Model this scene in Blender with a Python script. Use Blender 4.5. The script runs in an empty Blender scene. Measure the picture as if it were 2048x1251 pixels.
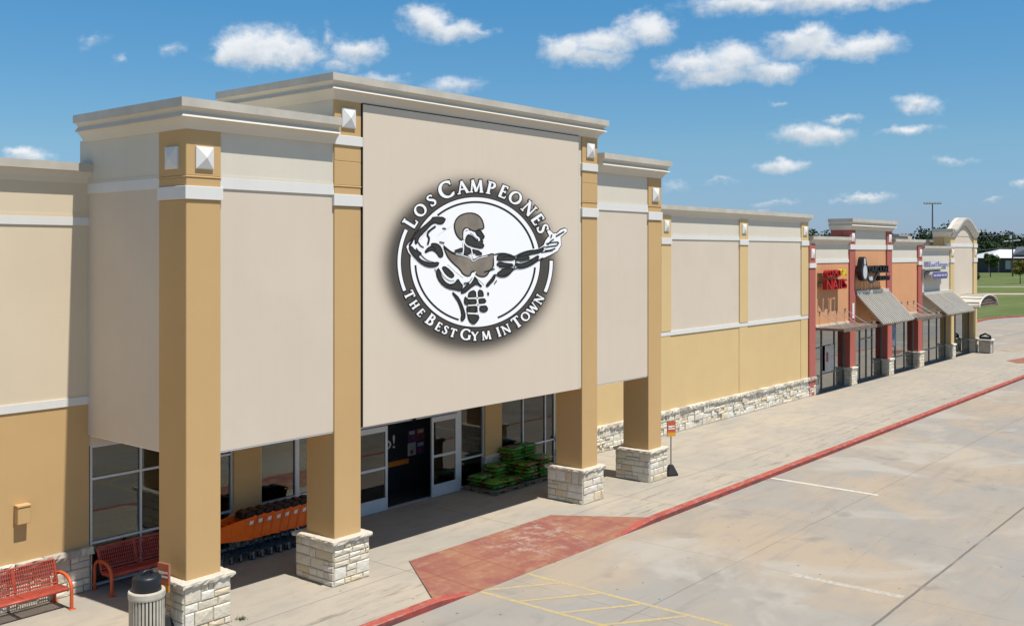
import bpy, bmesh, math, random
from mathutils import Vector, Matrix
from mathutils.geometry import tessellate_polygon
R = math.radians
scene = bpy.context.scene
C = scene.collection

# ------------------------------------------------------------------ camera
TH = R(39.683)
cam = bpy.data.cameras.new('camera'); cam_o = bpy.data.objects.new('camera', cam); C.objects.link(cam_o)
cam_o.location = (0, 0, 7.3)
cam_o.rotation_euler = (R(90), 0, TH - R(90))
cam.sensor_width = 36; cam.lens = 35.508; cam.shift_y = -0.0598
cam.clip_start = 0.1; cam.clip_end = 6000
scene.camera = cam_o

# ------------------------------------------------------------------ exposure
scene.view_settings.view_transform = 'Standard'; scene.view_settings.look = 'None'
scene.view_settings.exposure = 0.22; scene.view_settings.gamma = 1

# ------------------------------------------------------------------ node helpers
class NB:
    """small wrapper that builds shader nodes"""
    def __init__(s, nt): s.nt = nt; s.L = nt.links
    def n(s, t, **kw):
        nd = s.nt.nodes.new(t)
        for k, v in kw.items(): setattr(nd, k, v)
        return nd
    def put(s, sock, v):
        if isinstance(v, bpy.types.NodeSocket): s.L.new(v, sock)
        elif v is not None: sock.default_value = v
    def m(s, op, a, b=None, c=None, clamp=False):
        nd = s.n('ShaderNodeMath', operation=op, use_clamp=clamp)
        s.put(nd.inputs[0], a); s.put(nd.inputs[1], b); s.put(nd.inputs[2], c)
        return nd.outputs[0]
    def vm(s, op, a, b=None, sc=None):
        nd = s.n('ShaderNodeVectorMath', operation=op)
        s.put(nd.inputs[0], a); s.put(nd.inputs[1], b)
        if sc is not None: s.put(nd.inputs['Scale'], sc)
        return nd.outputs['Value'] if op in ('LENGTH', 'DOT_PRODUCT', 'DISTANCE') else nd.outputs[0]
    def noise(s, vec, scale, detail=4, rough=0.55, dist=0.0):
        nd = s.n('ShaderNodeTexNoise'); s.put(nd.inputs['Vector'], vec)
        nd.inputs['Scale'].default_value = scale; nd.inputs['Detail'].default_value = detail
        nd.inputs['Roughness'].default_value = rough; nd.inputs['Distortion'].default_value = dist
        return nd.outputs['Fac']
    def ramp(s, v, lo, hi, a=0.0, b=1.0):
        nd = s.n('ShaderNodeMapRange'); nd.interpolation_type = 'SMOOTHSTEP'
        s.put(nd.inputs[0], v); s.put(nd.inputs[1], lo); s.put(nd.inputs[2], hi); s.put(nd.inputs[3], a); s.put(nd.inputs[4], b)
        return nd.outputs[0]
    def mix(s, f, a, b, mode='MIX'):
        nd = s.n('ShaderNodeMix', data_type='RGBA', blend_type=mode)
        s.put(nd.inputs[0], f)
        s.put(nd.inputs[6], a if isinstance(a, bpy.types.NodeSocket) else (*a, 1))
        s.put(nd.inputs[7], b if isinstance(b, bpy.types.NodeSocket) else (*b, 1))
        return nd.outputs[2]
    def scale(s, v, k): return s.vm('MULTIPLY', v, k)
    def line(s, x, off, sp, w):
        """1 on lines x = off + k*sp of width w"""
        a = s.m('SUBTRACT', x, off); a = s.m('DIVIDE', a, sp); a = s.m('ADD', a, 0.5)
        a = s.m('FRACT', a); a = s.m('SUBTRACT', a, 0.5); a = s.m('ABSOLUTE', a); a = s.m('MULTIPLY', a, sp)
        return s.ramp(a, w * 0.4, w, 1.0, 0.0)

MATS = {}
def newmat(name):
    m = bpy.data.materials.new(name); m.use_nodes = True
    nb = NB(m.node_tree); b = m.node_tree.nodes['Principled BSDF']
    MATS[name] = m
    return m, nb, b
def pos(nb): return nb.n('ShaderNodeNewGeometry').outputs['Position']
def obj(nb): return nb.n('ShaderNodeTexCoord').outputs['Object']
def bump(nb, b, h, strength=0.3, dist=0.01):
    nd = nb.n('ShaderNodeBump'); nd.inputs['Strength'].default_value = strength; nd.inputs['Distance'].default_value = dist
    nb.put(nd.inputs['Height'], h); nb.L.new(nd.outputs[0], b.inputs['Normal'])
def spec(b, v): b.inputs['Specular IOR Level'].default_value = v

# ------------------------------------------------------------------ sky, clouds and sun
SUN = Vector((0.07, -1.0, 2.37)).normalized()
w = bpy.data.worlds.new('World'); scene.world = w; w.use_nodes = True
wn = NB(w.node_tree); bg = w.node_tree.nodes['Background']; SKY_STRENGTH = 0.12
sky = wn.n('ShaderNodeTexSky', sky_type='NISHITA', sun_disc=False)
sky.sun_elevation = math.asin(SUN.z); sky.sun_rotation = math.atan2(SUN.x, SUN.y)
sky.air_density = 1.0; sky.dust_density = 0.1; sky.ozone_density = 1.6; sky.altitude = 100
gen = wn.n('ShaderNodeTexCoord').outputs['Generated']
sx = wn.n('ShaderNodeSeparateXYZ'); wn.put(sx.inputs[0], gen)
azi = wn.m('ARCTAN2', sx.outputs[1], sx.outputs[0]); ele = wn.m('ARCSINE', sx.outputs[2])
cx = wn.n('ShaderNodeCombineXYZ'); wn.put(cx.inputs[0], azi); wn.put(cx.inputs[1], ele); ae = cx.outputs[0]
n1 = wn.n('ShaderNodeTexNoise'); wn.put(n1.inputs['Vector'], ae); n1.inputs['Scale'].default_value = 34; n1.inputs['Detail'].default_value = 6
n1.inputs['Roughness'].default_value = 0.6
warp = wn.vm('SUBTRACT', n1.outputs['Color'], (0.5, 0.5, 0.5)); warp = wn.scale(warp, (0.042, 0.026, 0))
aw = wn.vm('ADD', ae, warp)
# every cloud is a few puffs: (azimuth, elevation, half width, half height) in radians, strength
def sky_at(u, v, rx, ry):
    a = (u - 1024) / 2020; k = 1 + a * a
    return TH - math.atan(a), math.atan((503 - v) / 2020 / math.sqrt(k)), rx / 2020 / k, ry / 2020 / math.sqrt(k)
PUFFS = [(490,98,58,40,1),(545,95,85,40,1),(600,102,52,30,1),(455,112,34,24,.9),(520,118,95,18,.9),
 (716,104,55,26,.8),(680,128,46,14,.55),(655,78,12,22,.35),(855,44,52,34,.95),(900,60,62,22,.9),(948,66,44,9,.6),
 (1135,96,48,28,.95),(1205,86,75,28,.95),(1292,58,58,30,1),(1315,68,36,22,.95),(1180,112,80,18,.8),
 (1385,132,62,24,.95),(1468,122,78,36,1),(1545,142,60,22,.9),(1430,152,95,18,.8),
 (1600,80,60,20,.8),(1622,92,72,30,.95),(1725,92,78,26,.9),(1618,66,30,20,.8),(1690,104,70,16,.8),
 (1490,6,120,22,.85),(1640,-4,150,28,.9),(1770,-4,100,18,.8),
 (1630,272,78,20,.95),(1605,262,42,18,.9),(1660,268,40,18,.85),(1570,334,42,15,.9),(1565,326,22,12,.8),
 (1836,210,48,15,.8),(1850,216,38,10,.6),(1815,259,56,11,.85),(1685,238,38,10,.6),
 (905,174,56,18,.6),(60,312,52,17,.85),(40,302,34,12,.85),(340,98,22,12,.4),(243,120,13,9,.35),(185,82,24,12,.3),
 (755,160,60,11,.5),(1730,392,50,9,.75),(1680,399,26,6,.45),(1445,362,30,7,.35),(1350,370,20,9,.3),(1910,318,42,8,.45),
 (2042,370,16,9,.6),(1550,411,36,7,.35),(1978,398,26,6,.35),(1520,430,20,5,.3),(1548,205,14,4,.3),
 (-160,190,120,40,.9),(-330,300,90,22,.9),(2290,210,110,30,.9),(2420,320,80,16,.8),(2250,60,140,30,.9)]
field = None; hi = None
for (u, v, rx, ry, st) in PUFFS:
    a, e, wa, we = sky_at(u, v, rx, ry)
    d = wn.vm('SUBTRACT', aw, (a, e, 0)); d = wn.vm('MULTIPLY', d, (1 / wa / 1.25, 1 / we / 1.25, 0)); l = wn.vm('LENGTH', d)
    f = wn.m('MULTIPLY_ADD', l, -st, st)
    field = f if field is None else wn.m('MAXIMUM', field, f)
    sy = wn.n('ShaderNodeSeparateXYZ'); wn.put(sy.inputs[0], d); wq = wn.m('MAXIMUM', f, 0.0); wy = wn.m('MULTIPLY', wq, sy.outputs[1])
    wsum = wq if hi is None else wn.m('ADD', wsum, wq); hi = wy if hi is None else wn.m('ADD', hi, wy)
n2 = wn.noise(wn.scale(ae, (1, 1.5, 1)), 70, 7, 0.62)
dens = wn.m('ADD', field, wn.m('MULTIPLY', wn.m('SUBTRACT', n2, 0.5), 0.78))
alpha = wn.ramp(dens, -0.08, 0.78)
n3 = wn.noise(wn.vm('ADD', ae, (0.003, 0.006, 0)), 45, 5, 0.6)
hgt = wn.m('DIVIDE', hi, wn.m('ADD', wsum, 0.02))
lit = wn.ramp(wn.m('ADD', wn.m('MULTIPLY_ADD', hgt, 0.9, 0.35), wn.m('MULTIPLY', n3, 0.6)), 0.30, 0.95)
ccol = wn.mix(lit, (4.3, 4.75, 5.2), (6.6, 6.7, 6.8))
hsv = wn.n('ShaderNodeHueSaturation'); wn.put(hsv.inputs['Color'], sky.outputs[0])
hsv.inputs['Saturation'].default_value = 1.0; hsv.inputs['Value'].default_value = 1.0
# hand-set tint: bluer towards the horizon, overhead brightness set for fill light
tr = wn.n('ShaderNodeValToRGB'); wn.put(tr.inputs[0], ele); te = tr.color_ramp.elements
te[0].position = 0.0; te[0].color = (0.30, 0.39, 0.72, 1); te[1].position = 0.25; te[1].color = (0.30, 0.67, 0.84, 1)
for p_, c_ in ((0.10, (0.40, 0.58, 0.70, 1)), (0.55, (0.58, 0.74, 0.80, 1)), (1.0, (0.72, 0.74, 0.74, 1))): q_ = te.new(p_); q_.color = c_
skyt = wn.mix(1.0, hsv.outputs[0], tr.outputs[0], 'MULTIPLY')
skyc = wn.mix(wn.m('MULTIPLY', alpha, 0.93), skyt, ccol)
wn.L.new(skyc, bg.inputs['Color']); bg.inputs['Strength'].default_value = SKY_STRENGTH
w.cycles.sampling_method = 'MANUAL'; w.cycles.sample_map_resolution = 1024

sl = bpy.data.lights.new('sun', 'SUN'); sl.energy = 5.0; sl.angle = R(0.55); sl.color = (1.0, 0.95, 0.87)
so = bpy.data.objects.new('sun', sl); C.objects.link(so); so.location = (0, -40, 80)
so.rotation_euler = (-SUN).to_track_quat('-Z', 'Y').to_euler()
scene.cycles.max_bounces = 8; scene.cycles.diffuse_bounces = 6; scene.cycles.transparent_max_bounces = 12
scene.cycles.caustics_reflective = False; scene.cycles.caustics_refractive = False

# ------------------------------------------------------------------ materials
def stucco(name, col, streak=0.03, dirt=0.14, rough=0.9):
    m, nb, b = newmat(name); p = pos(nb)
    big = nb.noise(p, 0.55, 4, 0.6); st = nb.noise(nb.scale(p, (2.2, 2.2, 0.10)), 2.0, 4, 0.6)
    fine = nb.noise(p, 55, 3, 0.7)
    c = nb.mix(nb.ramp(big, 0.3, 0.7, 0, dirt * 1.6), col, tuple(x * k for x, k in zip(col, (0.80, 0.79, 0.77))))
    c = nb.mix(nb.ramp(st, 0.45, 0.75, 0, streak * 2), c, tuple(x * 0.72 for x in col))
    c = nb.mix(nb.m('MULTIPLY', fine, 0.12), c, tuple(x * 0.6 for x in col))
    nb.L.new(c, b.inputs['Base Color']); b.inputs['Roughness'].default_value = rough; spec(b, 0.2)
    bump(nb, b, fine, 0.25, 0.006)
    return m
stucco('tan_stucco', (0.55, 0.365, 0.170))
stucco('tan_pale_stucco', (0.64, 0.47, 0.235))  # paler tan, for the long right wall and the end shop pilasters
stucco('cream_stucco', (0.635, 0.55, 0.445))
stucco('cream_pale_stucco', (0.645, 0.60, 0.50))
stucco('wing_cream_stucco', (0.66, 0.56, 0.41))
stucco('white_trim', (0.69, 0.685, 0.655), 0.05, 0.08)
stucco('cornice_cream', (0.64, 0.595, 0.51), 0.03, 0.10)
stucco('orange_stucco', (0.66, 0.335, 0.17), 0.12, 0.2)
stucco('maroon_stucco', (0.42, 0.125, 0.10), 0.12, 0.15)
stucco('board_face', (0.65, 0.56, 0.45), 0.03, 0.05)
stucco('concrete_trim', (0.5, 0.46, 0.40))

def plain(name, col, rough=0.5, metal=0.0, var=0.12, sc=6.0, bmp=0.0, sp=0.4, coat=0.0):
    m, nb, b = newmat(name); p = obj(nb)
    n = nb.noise(p, sc, 4, 0.6)
    c = nb.mix(nb.ramp(n, 0.3, 0.75), col, tuple(x * (1 - var * 2) for x in col))
    nb.L.new(c, b.inputs['Base Color']); b.inputs['Roughness'].default_value = rough; b.inputs['Metallic'].default_value = metal
    spec(b, sp); b.inputs['Coat Weight'].default_value = coat
    if bmp: bump(nb, b, nb.noise(p, sc * 6, 3), bmp, 0.005)
    return m
plain('flashing', (0.57, 0.525, 0.445), 0.5, 0.08, 0.10, 1.2)
plain('flashing_dark', (0.36, 0.34, 0.30), 0.5, 0.0, 0.10, 1.2)
plain('roof_gravel', (0.38, 0.36, 0.33), 0.9)
plain('aluminium', (0.55, 0.59, 0.63), 0.4, 0.25, 0.06)
plain('bronze_frame', (0.16, 0.17, 0.17), 0.4, 0.3, 0.1)
plain('black_line', (0.02, 0.025, 0.028), 0.6, 0, 0.1)
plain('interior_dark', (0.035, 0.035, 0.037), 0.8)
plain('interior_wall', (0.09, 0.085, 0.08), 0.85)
plain('board_navy', (0.012, 0.015, 0.020), 0.6)
plain('white_paint', (0.80, 0.80, 0.79), 0.5, 0, 0.03)
plain('emblem_white', (0.90, 0.90, 0.90), 0.5, 0, 0.0)
plain('emblem_grey', (0.042, 0.040, 0.034), 0.6, 0, 0.1)
plain('emblem_black', (0.012, 0.011, 0.010), 0.6, 0, 0.0)
plain('emblem_brown', (0.27, 0.228, 0.182), 0.6, 0, 0.22, 1.1)
plain('orange_stripe', (0.75, 0.22, 0.02), 0.5)
plain('red_letter', (0.40, 0.010, 0.012), 0.35, 0, 0.05)
plain('yellow_letter', (0.75, 0.56, 0.02), 0.4, 0, 0.05)
plain('black_letter', (0.012, 0.013, 0.015), 0.35)
plain('lilac_letter', (0.42, 0.43, 0.58), 0.4)
plain('purple_panel', (0.085, 0.065, 0.24), 0.35)
plain('pale_panel', (0.55, 0.60, 0.60), 0.4)
plain('raceway', (0.22, 0.15, 0.10), 0.6)
plain('bench_red', (0.42, 0.075, 0.045), 0.42, 0, 0.14, 9)
plain('bench_orange', (0.66, 0.115, 0.035), 0.40, 0, 0.10, 9)
plain('bench_dark_red', (0.52, 0.07, 0.040), 0.42, 0, 0.14, 9)
plain('can_beige', (0.52, 0.48, 0.40), 0.55, 0, 0.12, 5)
plain('lid_black', (0.012, 0.016, 0.022), 0.42, 0, 0.1, 5)
plain('rubber', (0.018, 0.018, 0.02), 0.7, 0, 0.1, 9)
plain('post_metal', (0.33, 0.33, 0.33), 0.4, 0.6)
plain('cart_orange', (0.95, 0.165, 0.012), 0.38, 0, 0.08, 4)
plain('cart_blue', (0.030, 0.060, 0.085), 0.4, 0.4, 0.1, 9)
plain('cart_black', (0.02, 0.015, 0.012), 0.55, 0, 0.2, 9)
plain('cart_brown', (0.10, 0.035, 0.015), 0.5, 0, 0.3, 12)
plain('caster_grey', (0.30, 0.31, 0.33), 0.45, 0.3)
plain('pallet_wood', (0.26, 0.19, 0.125), 0.85, 0, 0.25, 8, 0.2)
plain('pallet_green', (0.02, 0.12, 0.07), 0.6)
plain('sign_orange', (0.52, 0.115, 0.045), 0.45, 0, 0.05)
plain('sign_amber', (0.72, 0.34, 0.03), 0.45, 0, 0.05)
plain('poster_purple', (0.10, 0.05, 0.22), 0.5, 0, 0.3, 5)
plain('poster_white', (0.50, 0.48, 0.46), 0.5, 0, 0.12, 3)
plain('poster_red', (0.40, 0.05, 0.05), 0.5, 0, 0.4, 9)
plain('poster_blue', (0.10, 0.25, 0.48), 0.5, 0, 0.3, 3)
plain('house_wall', (0.10, 0.09, 0.09), 0.8)
plain('house_metal', (0.60, 0.61, 0.62), 0.45, 0.0, 0.05)
plain('house_gable', (0.13, 0.14, 0.16), 0.6)
plain('car_white', (0.72, 0.73, 0.75), 0.3, 0, 0.02, 3, 0, 0.5, 0.5)
plain('car_glass', (0.02, 0.025, 0.03), 0.12)
plain('pole_wood', (0.08, 0.06, 0.045), 0.9)
plain('wire_grey', (0.30, 0.32, 0.33), 0.6)
plain('bark', (0.085, 0.06, 0.042), 0.95, 0, 0.3, 4, 0.4)

def m_awning():
    m, nb, b = newmat('awning_metal'); p = pos(nb)
    n = nb.noise(nb.scale(p, (3, 0.5, 0.5)), 2.5, 4)
    c = nb.mix(nb.ramp(n, 0.35, 0.7), (0.60, 0.565, 0.49), (0.52, 0.485, 0.42))
    nb.L.new(c, b.inputs['Base Color']); b.inputs['Roughness'].default_value = 0.5; b.inputs['Metallic'].default_value = 0.15
m_awning()
plain('awning_pan_shade', (0.41, 0.385, 0.33), 0.55, 0.1, 0.15, 3)  # darker than the ribs: shade between them put into the pan colour
def m_canopy():
    m, nb, b = newmat('canopy_rust'); p = pos(nb)
    n = nb.noise(nb.scale(p, (4, 1, 1)), 2.0, 5, 0.65)
    c = nb.mix(nb.ramp(n, 0.35, 0.7), (0.20, 0.15, 0.115), (0.10, 0.075, 0.06))
    nb.L.new(c, b.inputs['Base Color']); b.inputs['Roughness'].default_value = 0.85
m_canopy()
def m_stone(name, tones, dark=0.25):
    m, nb, b = newmat(name); p = pos(nb)
    rnd = nb.n('ShaderNodeNewGeometry').outputs['Random Per Island']
    r = nb.n('ShaderNodeValToRGB'); nb.put(r.inputs[0], rnd); e = r.color_ramp.elements; r.color_ramp.interpolation = 'CONSTANT'
    while len(e) < len(tones): e.new(0.5)
    for i, t in enumerate(tones): e[i].position = i / len(tones); e[i].color = (*t, 1)
    n = nb.noise(p, 7, 6, 0.7); f = nb.noise(p, 32, 4, 0.7)
    c = nb.mix(nb.ramp(n, 0.45, 0.8, 0, dark * 2), r.outputs[0], (0.30, 0.26, 0.20))
    c = nb.mix(nb.ramp(f, 0.5, 0.85, 0, 0.35), c, (0.22, 0.19, 0.15))
    nb.L.new(c, b.inputs['Base Color']); b.inputs['Roughness'].default_value = 0.95; spec(b, 0.15)
    bump(nb, b, nb.m('ADD', nb.m('MULTIPLY', n, 2.0), f), 0.7, 0.02)
m_stone('limestone', [(0.66,0.60,0.48),(0.72,0.68,0.58),(0.62,0.56,0.44),(0.74,0.71,0.63),(0.68,0.62,0.50),(0.66,0.56,0.40),(0.70,0.66,0.55),(0.60,0.56,0.48),(0.73,0.69,0.60)], 0.16)
m_stone('cap_stone', [(0.62,0.57,0.47),(0.68,0.64,0.54),(0.58,0.53,0.44),(0.70,0.66,0.57)], 0.22)
m_stone('stained_cap', [(0.60,0.55,0.45),(0.66,0.62,0.52),(0.52,0.47,0.39),(0.42,0.37,0.31)], 0.45)
plain('mortar', (0.42, 0.38, 0.31), 0.95, 0, 0.2, 8, 0.3, 0.1)

def m_walk():
    m, nb, b = newmat('sidewalk_concrete'); p = pos(nb)
    s = nb.n('ShaderNodeSeparateXYZ'); nb.put(s.inputs[0], p)
    big = nb.noise(p, 0.30, 5, 0.6, 0.5); mid = nb.noise(nb.scale(p, (0.7, 1.6, 1)), 1.6, 5, 0.65); fine = nb.noise(p, 26, 4, 0.7)
    c = nb.mix(nb.ramp(big, 0.35, 0.68), (0.395, 0.345, 0.272), (0.33, 0.305, 0.26))
    c = nb.mix(nb.ramp(mid, 0.44, 0.70, 0, 0.5), c, (0.28, 0.24, 0.20))
    c = nb.mix(nb.ramp(nb.noise(nb.scale(p, (0.25, 2.2, 1)), 1.1, 5, 0.7), 0.56, 0.75, 0, 0.5), c, (0.215, 0.195, 0.168))
    c = nb.mix(nb.m('MULTIPLY', fine, 0.16), c, (0.25, 0.23, 0.20))
    edge = nb.m('MULTIPLY', nb.line(s.outputs[1], 15.6, 40, 0.9), nb.ramp(nb.noise(nb.scale(p, (0.35, 3.0, 1)), 1.6, 6, 0.75), 0.52, 0.66, 0, 0.75))
    c = nb.mix(edge, c, (0.15, 0.135, 0.115))
    jn = nb.noise(p, 0.9, 2); wv = nb.m('MULTIPLY', nb.m('SUBTRACT', jn, 0.5), 0.05)
    xx = nb.m('ADD', s.outputs[0], wv); yy = nb.m('ADD', s.outputs[1], wv)
    j = nb.m('MAXIMUM', nb.line(xx, 2.55, 4.57, 0.020), nb.line(yy, 16.62, 4.4, 0.020))
    c = nb.mix(nb.m('MULTIPLY', j, 0.6), c, (0.13, 0.105, 0.09))
    v = nb.n('ShaderNodeTexVoronoi'); nb.put(v.inputs['Vector'], p); v.inputs['Scale'].default_value = 1.9
    gum = nb.ramp(v.outputs['Distance'], 0.045, 0.075, 1, 0); sel = nb.m('GREATER_THAN', nb.noise(p, 1.1, 2), 0.46)
    c = nb.mix(nb.m('MULTIPLY', nb.m('MULTIPLY', gum, sel), 0.6), c, (0.10, 0.09, 0.08))
    nb.L.new(c, b.inputs['Base Color']); b.inputs['Roughness'].default_value = 0.9; spec(b, 0.25)
    bump(nb, b, nb.m('SUBTRACT', fine, nb.m('MULTIPLY', j, 2.0)), 0.2, 0.006)
m_walk()
def m_lot():
    m, nb, b = newmat('lot_concrete'); p = pos(nb)
    s = nb.n('ShaderNodeSeparateXYZ'); nb.put(s.inputs[0], p)
    big = nb.noise(p, 0.13, 5, 0.62, 0.8); mid = nb.noise(nb.scale(p, (0.55, 1.5, 1)), 0.8, 6, 0.66, 0.4); fine = nb.noise(p, 22, 4, 0.7)
    c = nb.mix(nb.ramp(big, 0.38, 0.62), (0.355, 0.288, 0.212), (0.275, 0.262, 0.238))
    c = nb.mix(nb.ramp(mid, 0.44, 0.68, 0, 0.6), c, (0.255, 0.235, 0.205))
    # tyre polish and drips, streaks along the traffic lane
    stk = nb.noise(nb.scale(p, (0.16, 1.9, 1)), 1.0, 6, 0.7, 0.3)
    c = nb.mix(nb.ramp(stk, 0.54, 0.72, 0, 0.6), c, (0.205, 0.188, 0.162))
    pale = nb.noise(nb.vm('ADD', p, (31, 7, 0)), 0.22, 5, 0.6, 0.6)
    c = nb.mix(nb.ramp(pale, 0.53, 0.66, 0, 0.7), c, (0.385, 0.36, 0.315))
    rust = nb.noise(nb.vm('ADD', p, (5, 47, 0)), 0.20, 4, 0.6, 0.8)
    c = nb.mix(nb.ramp(rust, 0.56, 0.74, 0, 0.35), c, (0.40, 0.295, 0.18))
    c = nb.mix(nb.m('MULTIPLY', fine, 0.2), c, (0.24, 0.22, 0.19))
    wv = nb.m('MULTIPLY', nb.m('SUBTRACT', nb.noise(p, 0.7, 3), 0.5), 0.07)
    yy = nb.m('ADD', s.outputs[1], wv); xx = nb.m('ADD', s.outputs[0], wv)
    j1 = nb.line(yy, 11.3, 8.0, 0.025); j2 = nb.line(yy, 7.3, 8.0, 0.045); j3 = nb.m('MULTIPLY', nb.line(xx, 4.3, 4.45, 0.02), 0.45)
    brk = nb.ramp(nb.noise(p, 0.5, 3), 0.3, 0.5, 0.35, 1)
    j = nb.m('MULTIPLY', nb.m('MAXIMUM', nb.m('MAXIMUM', nb.m('MULTIPLY', j1, 0.6), j2), j3), brk)
    c = nb.mix(nb.m('MULTIPLY', j, 0.8), c, (0.11, 0.10, 0.09))
    v = nb.n('ShaderNodeTexVoronoi'); nb.put(v.inputs['Vector'], p); v.inputs['Scale'].default_value = 2.1
    gum = nb.ramp(v.outputs['Distance'], 0.045, 0.085, 1, 0); sel = nb.m('GREATER_THAN', nb.noise(p, 0.6, 3), 0.47)
    c = nb.mix(nb.m('MULTIPLY', nb.m('MULTIPLY', gum, sel), 0.75), c, (0.07, 0.06, 0.055))
    oil = nb.noise(nb.vm('ADD', p, (3, 17, 0)), 0.55, 4, 0.6, 0.3)
    c = nb.mix(nb.ramp(oil, 0.60, 0.72, 0, 0.6), c, (0.20, 0.19, 0.175))
    nb.L.new(c, b.inputs['Base Color']); b.inputs['Roughness'].default_value = 0.88; spec(b, 0.25)
    bump(nb, b, nb.m('SUBTRACT', fine, nb.m('MULTIPLY', j, 2.0)), 0.2, 0.006)
m_lot()
def m_worn(name, col, under, lo, hi, dirt=0.4, scl=3.0, stretch=(1, 1, 1)):
    m, nb, b = newmat(name); p = pos(nb)
    n = nb.noise(nb.scale(p, stretch), scl, 7, 0.72); g = nb.noise(p, 1.1, 5, 0.65)
    c = nb.mix(nb.ramp(g, 0.4, 0.7, 0, dirt), col, tuple(x * 0.62 for x in col))
    c = nb.mix(nb.ramp(n, lo, hi), c, under)
    nb.L.new(c, b.inputs['Base Color']); b.inputs['Roughness'].default_value = 0.85; spec(b, 0.25)
    bump(nb, b, n, 0.3, 0.006)
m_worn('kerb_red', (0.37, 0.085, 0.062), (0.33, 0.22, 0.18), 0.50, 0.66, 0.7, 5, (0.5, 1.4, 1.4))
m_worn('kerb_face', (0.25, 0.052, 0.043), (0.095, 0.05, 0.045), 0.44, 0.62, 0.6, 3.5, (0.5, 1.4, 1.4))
m_worn('stripe_yellow', (0.46, 0.35, 0.13), (0.33, 0.285, 0.215), 0.40, 0.60, 0.2, 13)
m_worn('stripe_white', (0.58, 0.55, 0.48), (0.36, 0.33, 0.27), 0.46, 0.68, 0.15, 12)
m_worn('stripe_faded', (0.44, 0.40, 0.34), (0.32, 0.29, 0.24), 0.40, 0.62, 0.1, 9)
def m_ramp():
    m, nb, b = newmat('ramp_red'); p = pos(nb)
    g = nb.noise(p, 0.8, 5, 0.6); n = nb.noise(nb.scale(p, (1, 1, 1)), 3.2, 7, 0.75)
    # the white wear sits in the middle of the ramp, where people walk
    d = nb.vm('LENGTH', nb.vm('MULTIPLY', nb.vm('SUBTRACT', p, (20.4, 16.1, 0)), (0.62, 0.95, 0)))
    wear = nb.m('MULTIPLY', nb.ramp(n, 0.48, 0.66), nb.ramp(d, 0.4, 1.35, 0.95, 0.12))
    c = nb.mix(nb.ramp(g, 0.36, 0.62), (0.235, 0.085, 0.068), (0.28, 0.125, 0.078))
    c = nb.mix(nb.ramp(nb.noise(nb.scale(p, (1, 1.7, 1)), 1.7, 7, 0.72), 0.50, 0.66, 0, 0.75), c, (0.32, 0.18, 0.10))
    c = nb.mix(wear, c, (0.36, 0.29, 0.25))
    s = nb.n('ShaderNodeSeparateXYZ'); nb.put(s.inputs[0], p)
    j = nb.m('MAXIMUM', nb.line(s.outputs[0], 16.6, 1.55, 0.03), nb.line(s.outputs[1], 15.95, 3, 0.025))
    c = nb.mix(nb.m('MULTIPLY', j, 0.5), c, (0.18, 0.05, 0.04))
    nb.L.new(c, b.inputs['Base Color']); b.inputs['Roughness'].default_value = 0.85; spec(b, 0.25)
    bump(nb, b, nb.noise(p, 24, 3), 0.3, 0.006)
m_ramp()
def m_grass():
    m, nb, b = newmat('grass'); p = pos(nb)
    a = nb.noise(p, 0.045, 5, 0.65, 0.5); d = nb.noise(p, 0.5, 6, 0.75); s = nb.noise(nb.scale(p, (0.25, 1, 1)), 0.12, 4, 0.6)
    c = nb.mix(nb.ramp(a, 0.35, 0.65), (0.125, 0.150, 0.050), (0.085, 0.122, 0.040))
    c = nb.mix(nb.ramp(s, 0.45, 0.65, 0, 0.5), c, (0.17, 0.175, 0.082))
    c = nb.mix(nb.ramp(d, 0.4, 0.7, 0, 0.45), c, (0.065, 0.10, 0.028))
    nb.L.new(c, b.inputs['Base Color']); b.inputs['Roughness'].default_value = 1.0; spec(b, 0.1)
    bump(nb, b, nb.noise(p, 3, 4), 0.6, 0.1)
m_grass()
plain('path_pink', (0.50, 0.36, 0.29), 0.9, 0, 0.1, 1)
plain('path_pale', (0.46, 0.44, 0.37), 0.9, 0, 0.1, 1)
def m_leaf(name, a, bcol):
    m, nb, b = newmat(name)
    rnd = nb.n('ShaderNodeNewGeometry').outputs['Random Per Island']
    c = nb.mix(rnd, a, bcol)
    big = nb.noise(pos(nb), 0.11, 3)
    c = nb.mix(nb.ramp(big, 0.35, 0.7, 0, 0.6), c, tuple(x * 0.55 for x in a))
    nb.L.new(c, b.inputs['Base Color']); b.inputs['Roughness'].default_value = 0.8; spec(b, 0.15)
m_leaf('leaf_far', (0.026, 0.048, 0.020), (0.060, 0.088, 0.034))
m_leaf('leaf_dark', (0.035, 0.070, 0.018), (0.075, 0.115, 0.030))
m_leaf('leaf_light', (0.085, 0.125, 0.028), (0.16, 0.19, 0.045))
m_leaf('leaf_amber', (0.12, 0.12, 0.028), (0.22, 0.17, 0.04))
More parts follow.
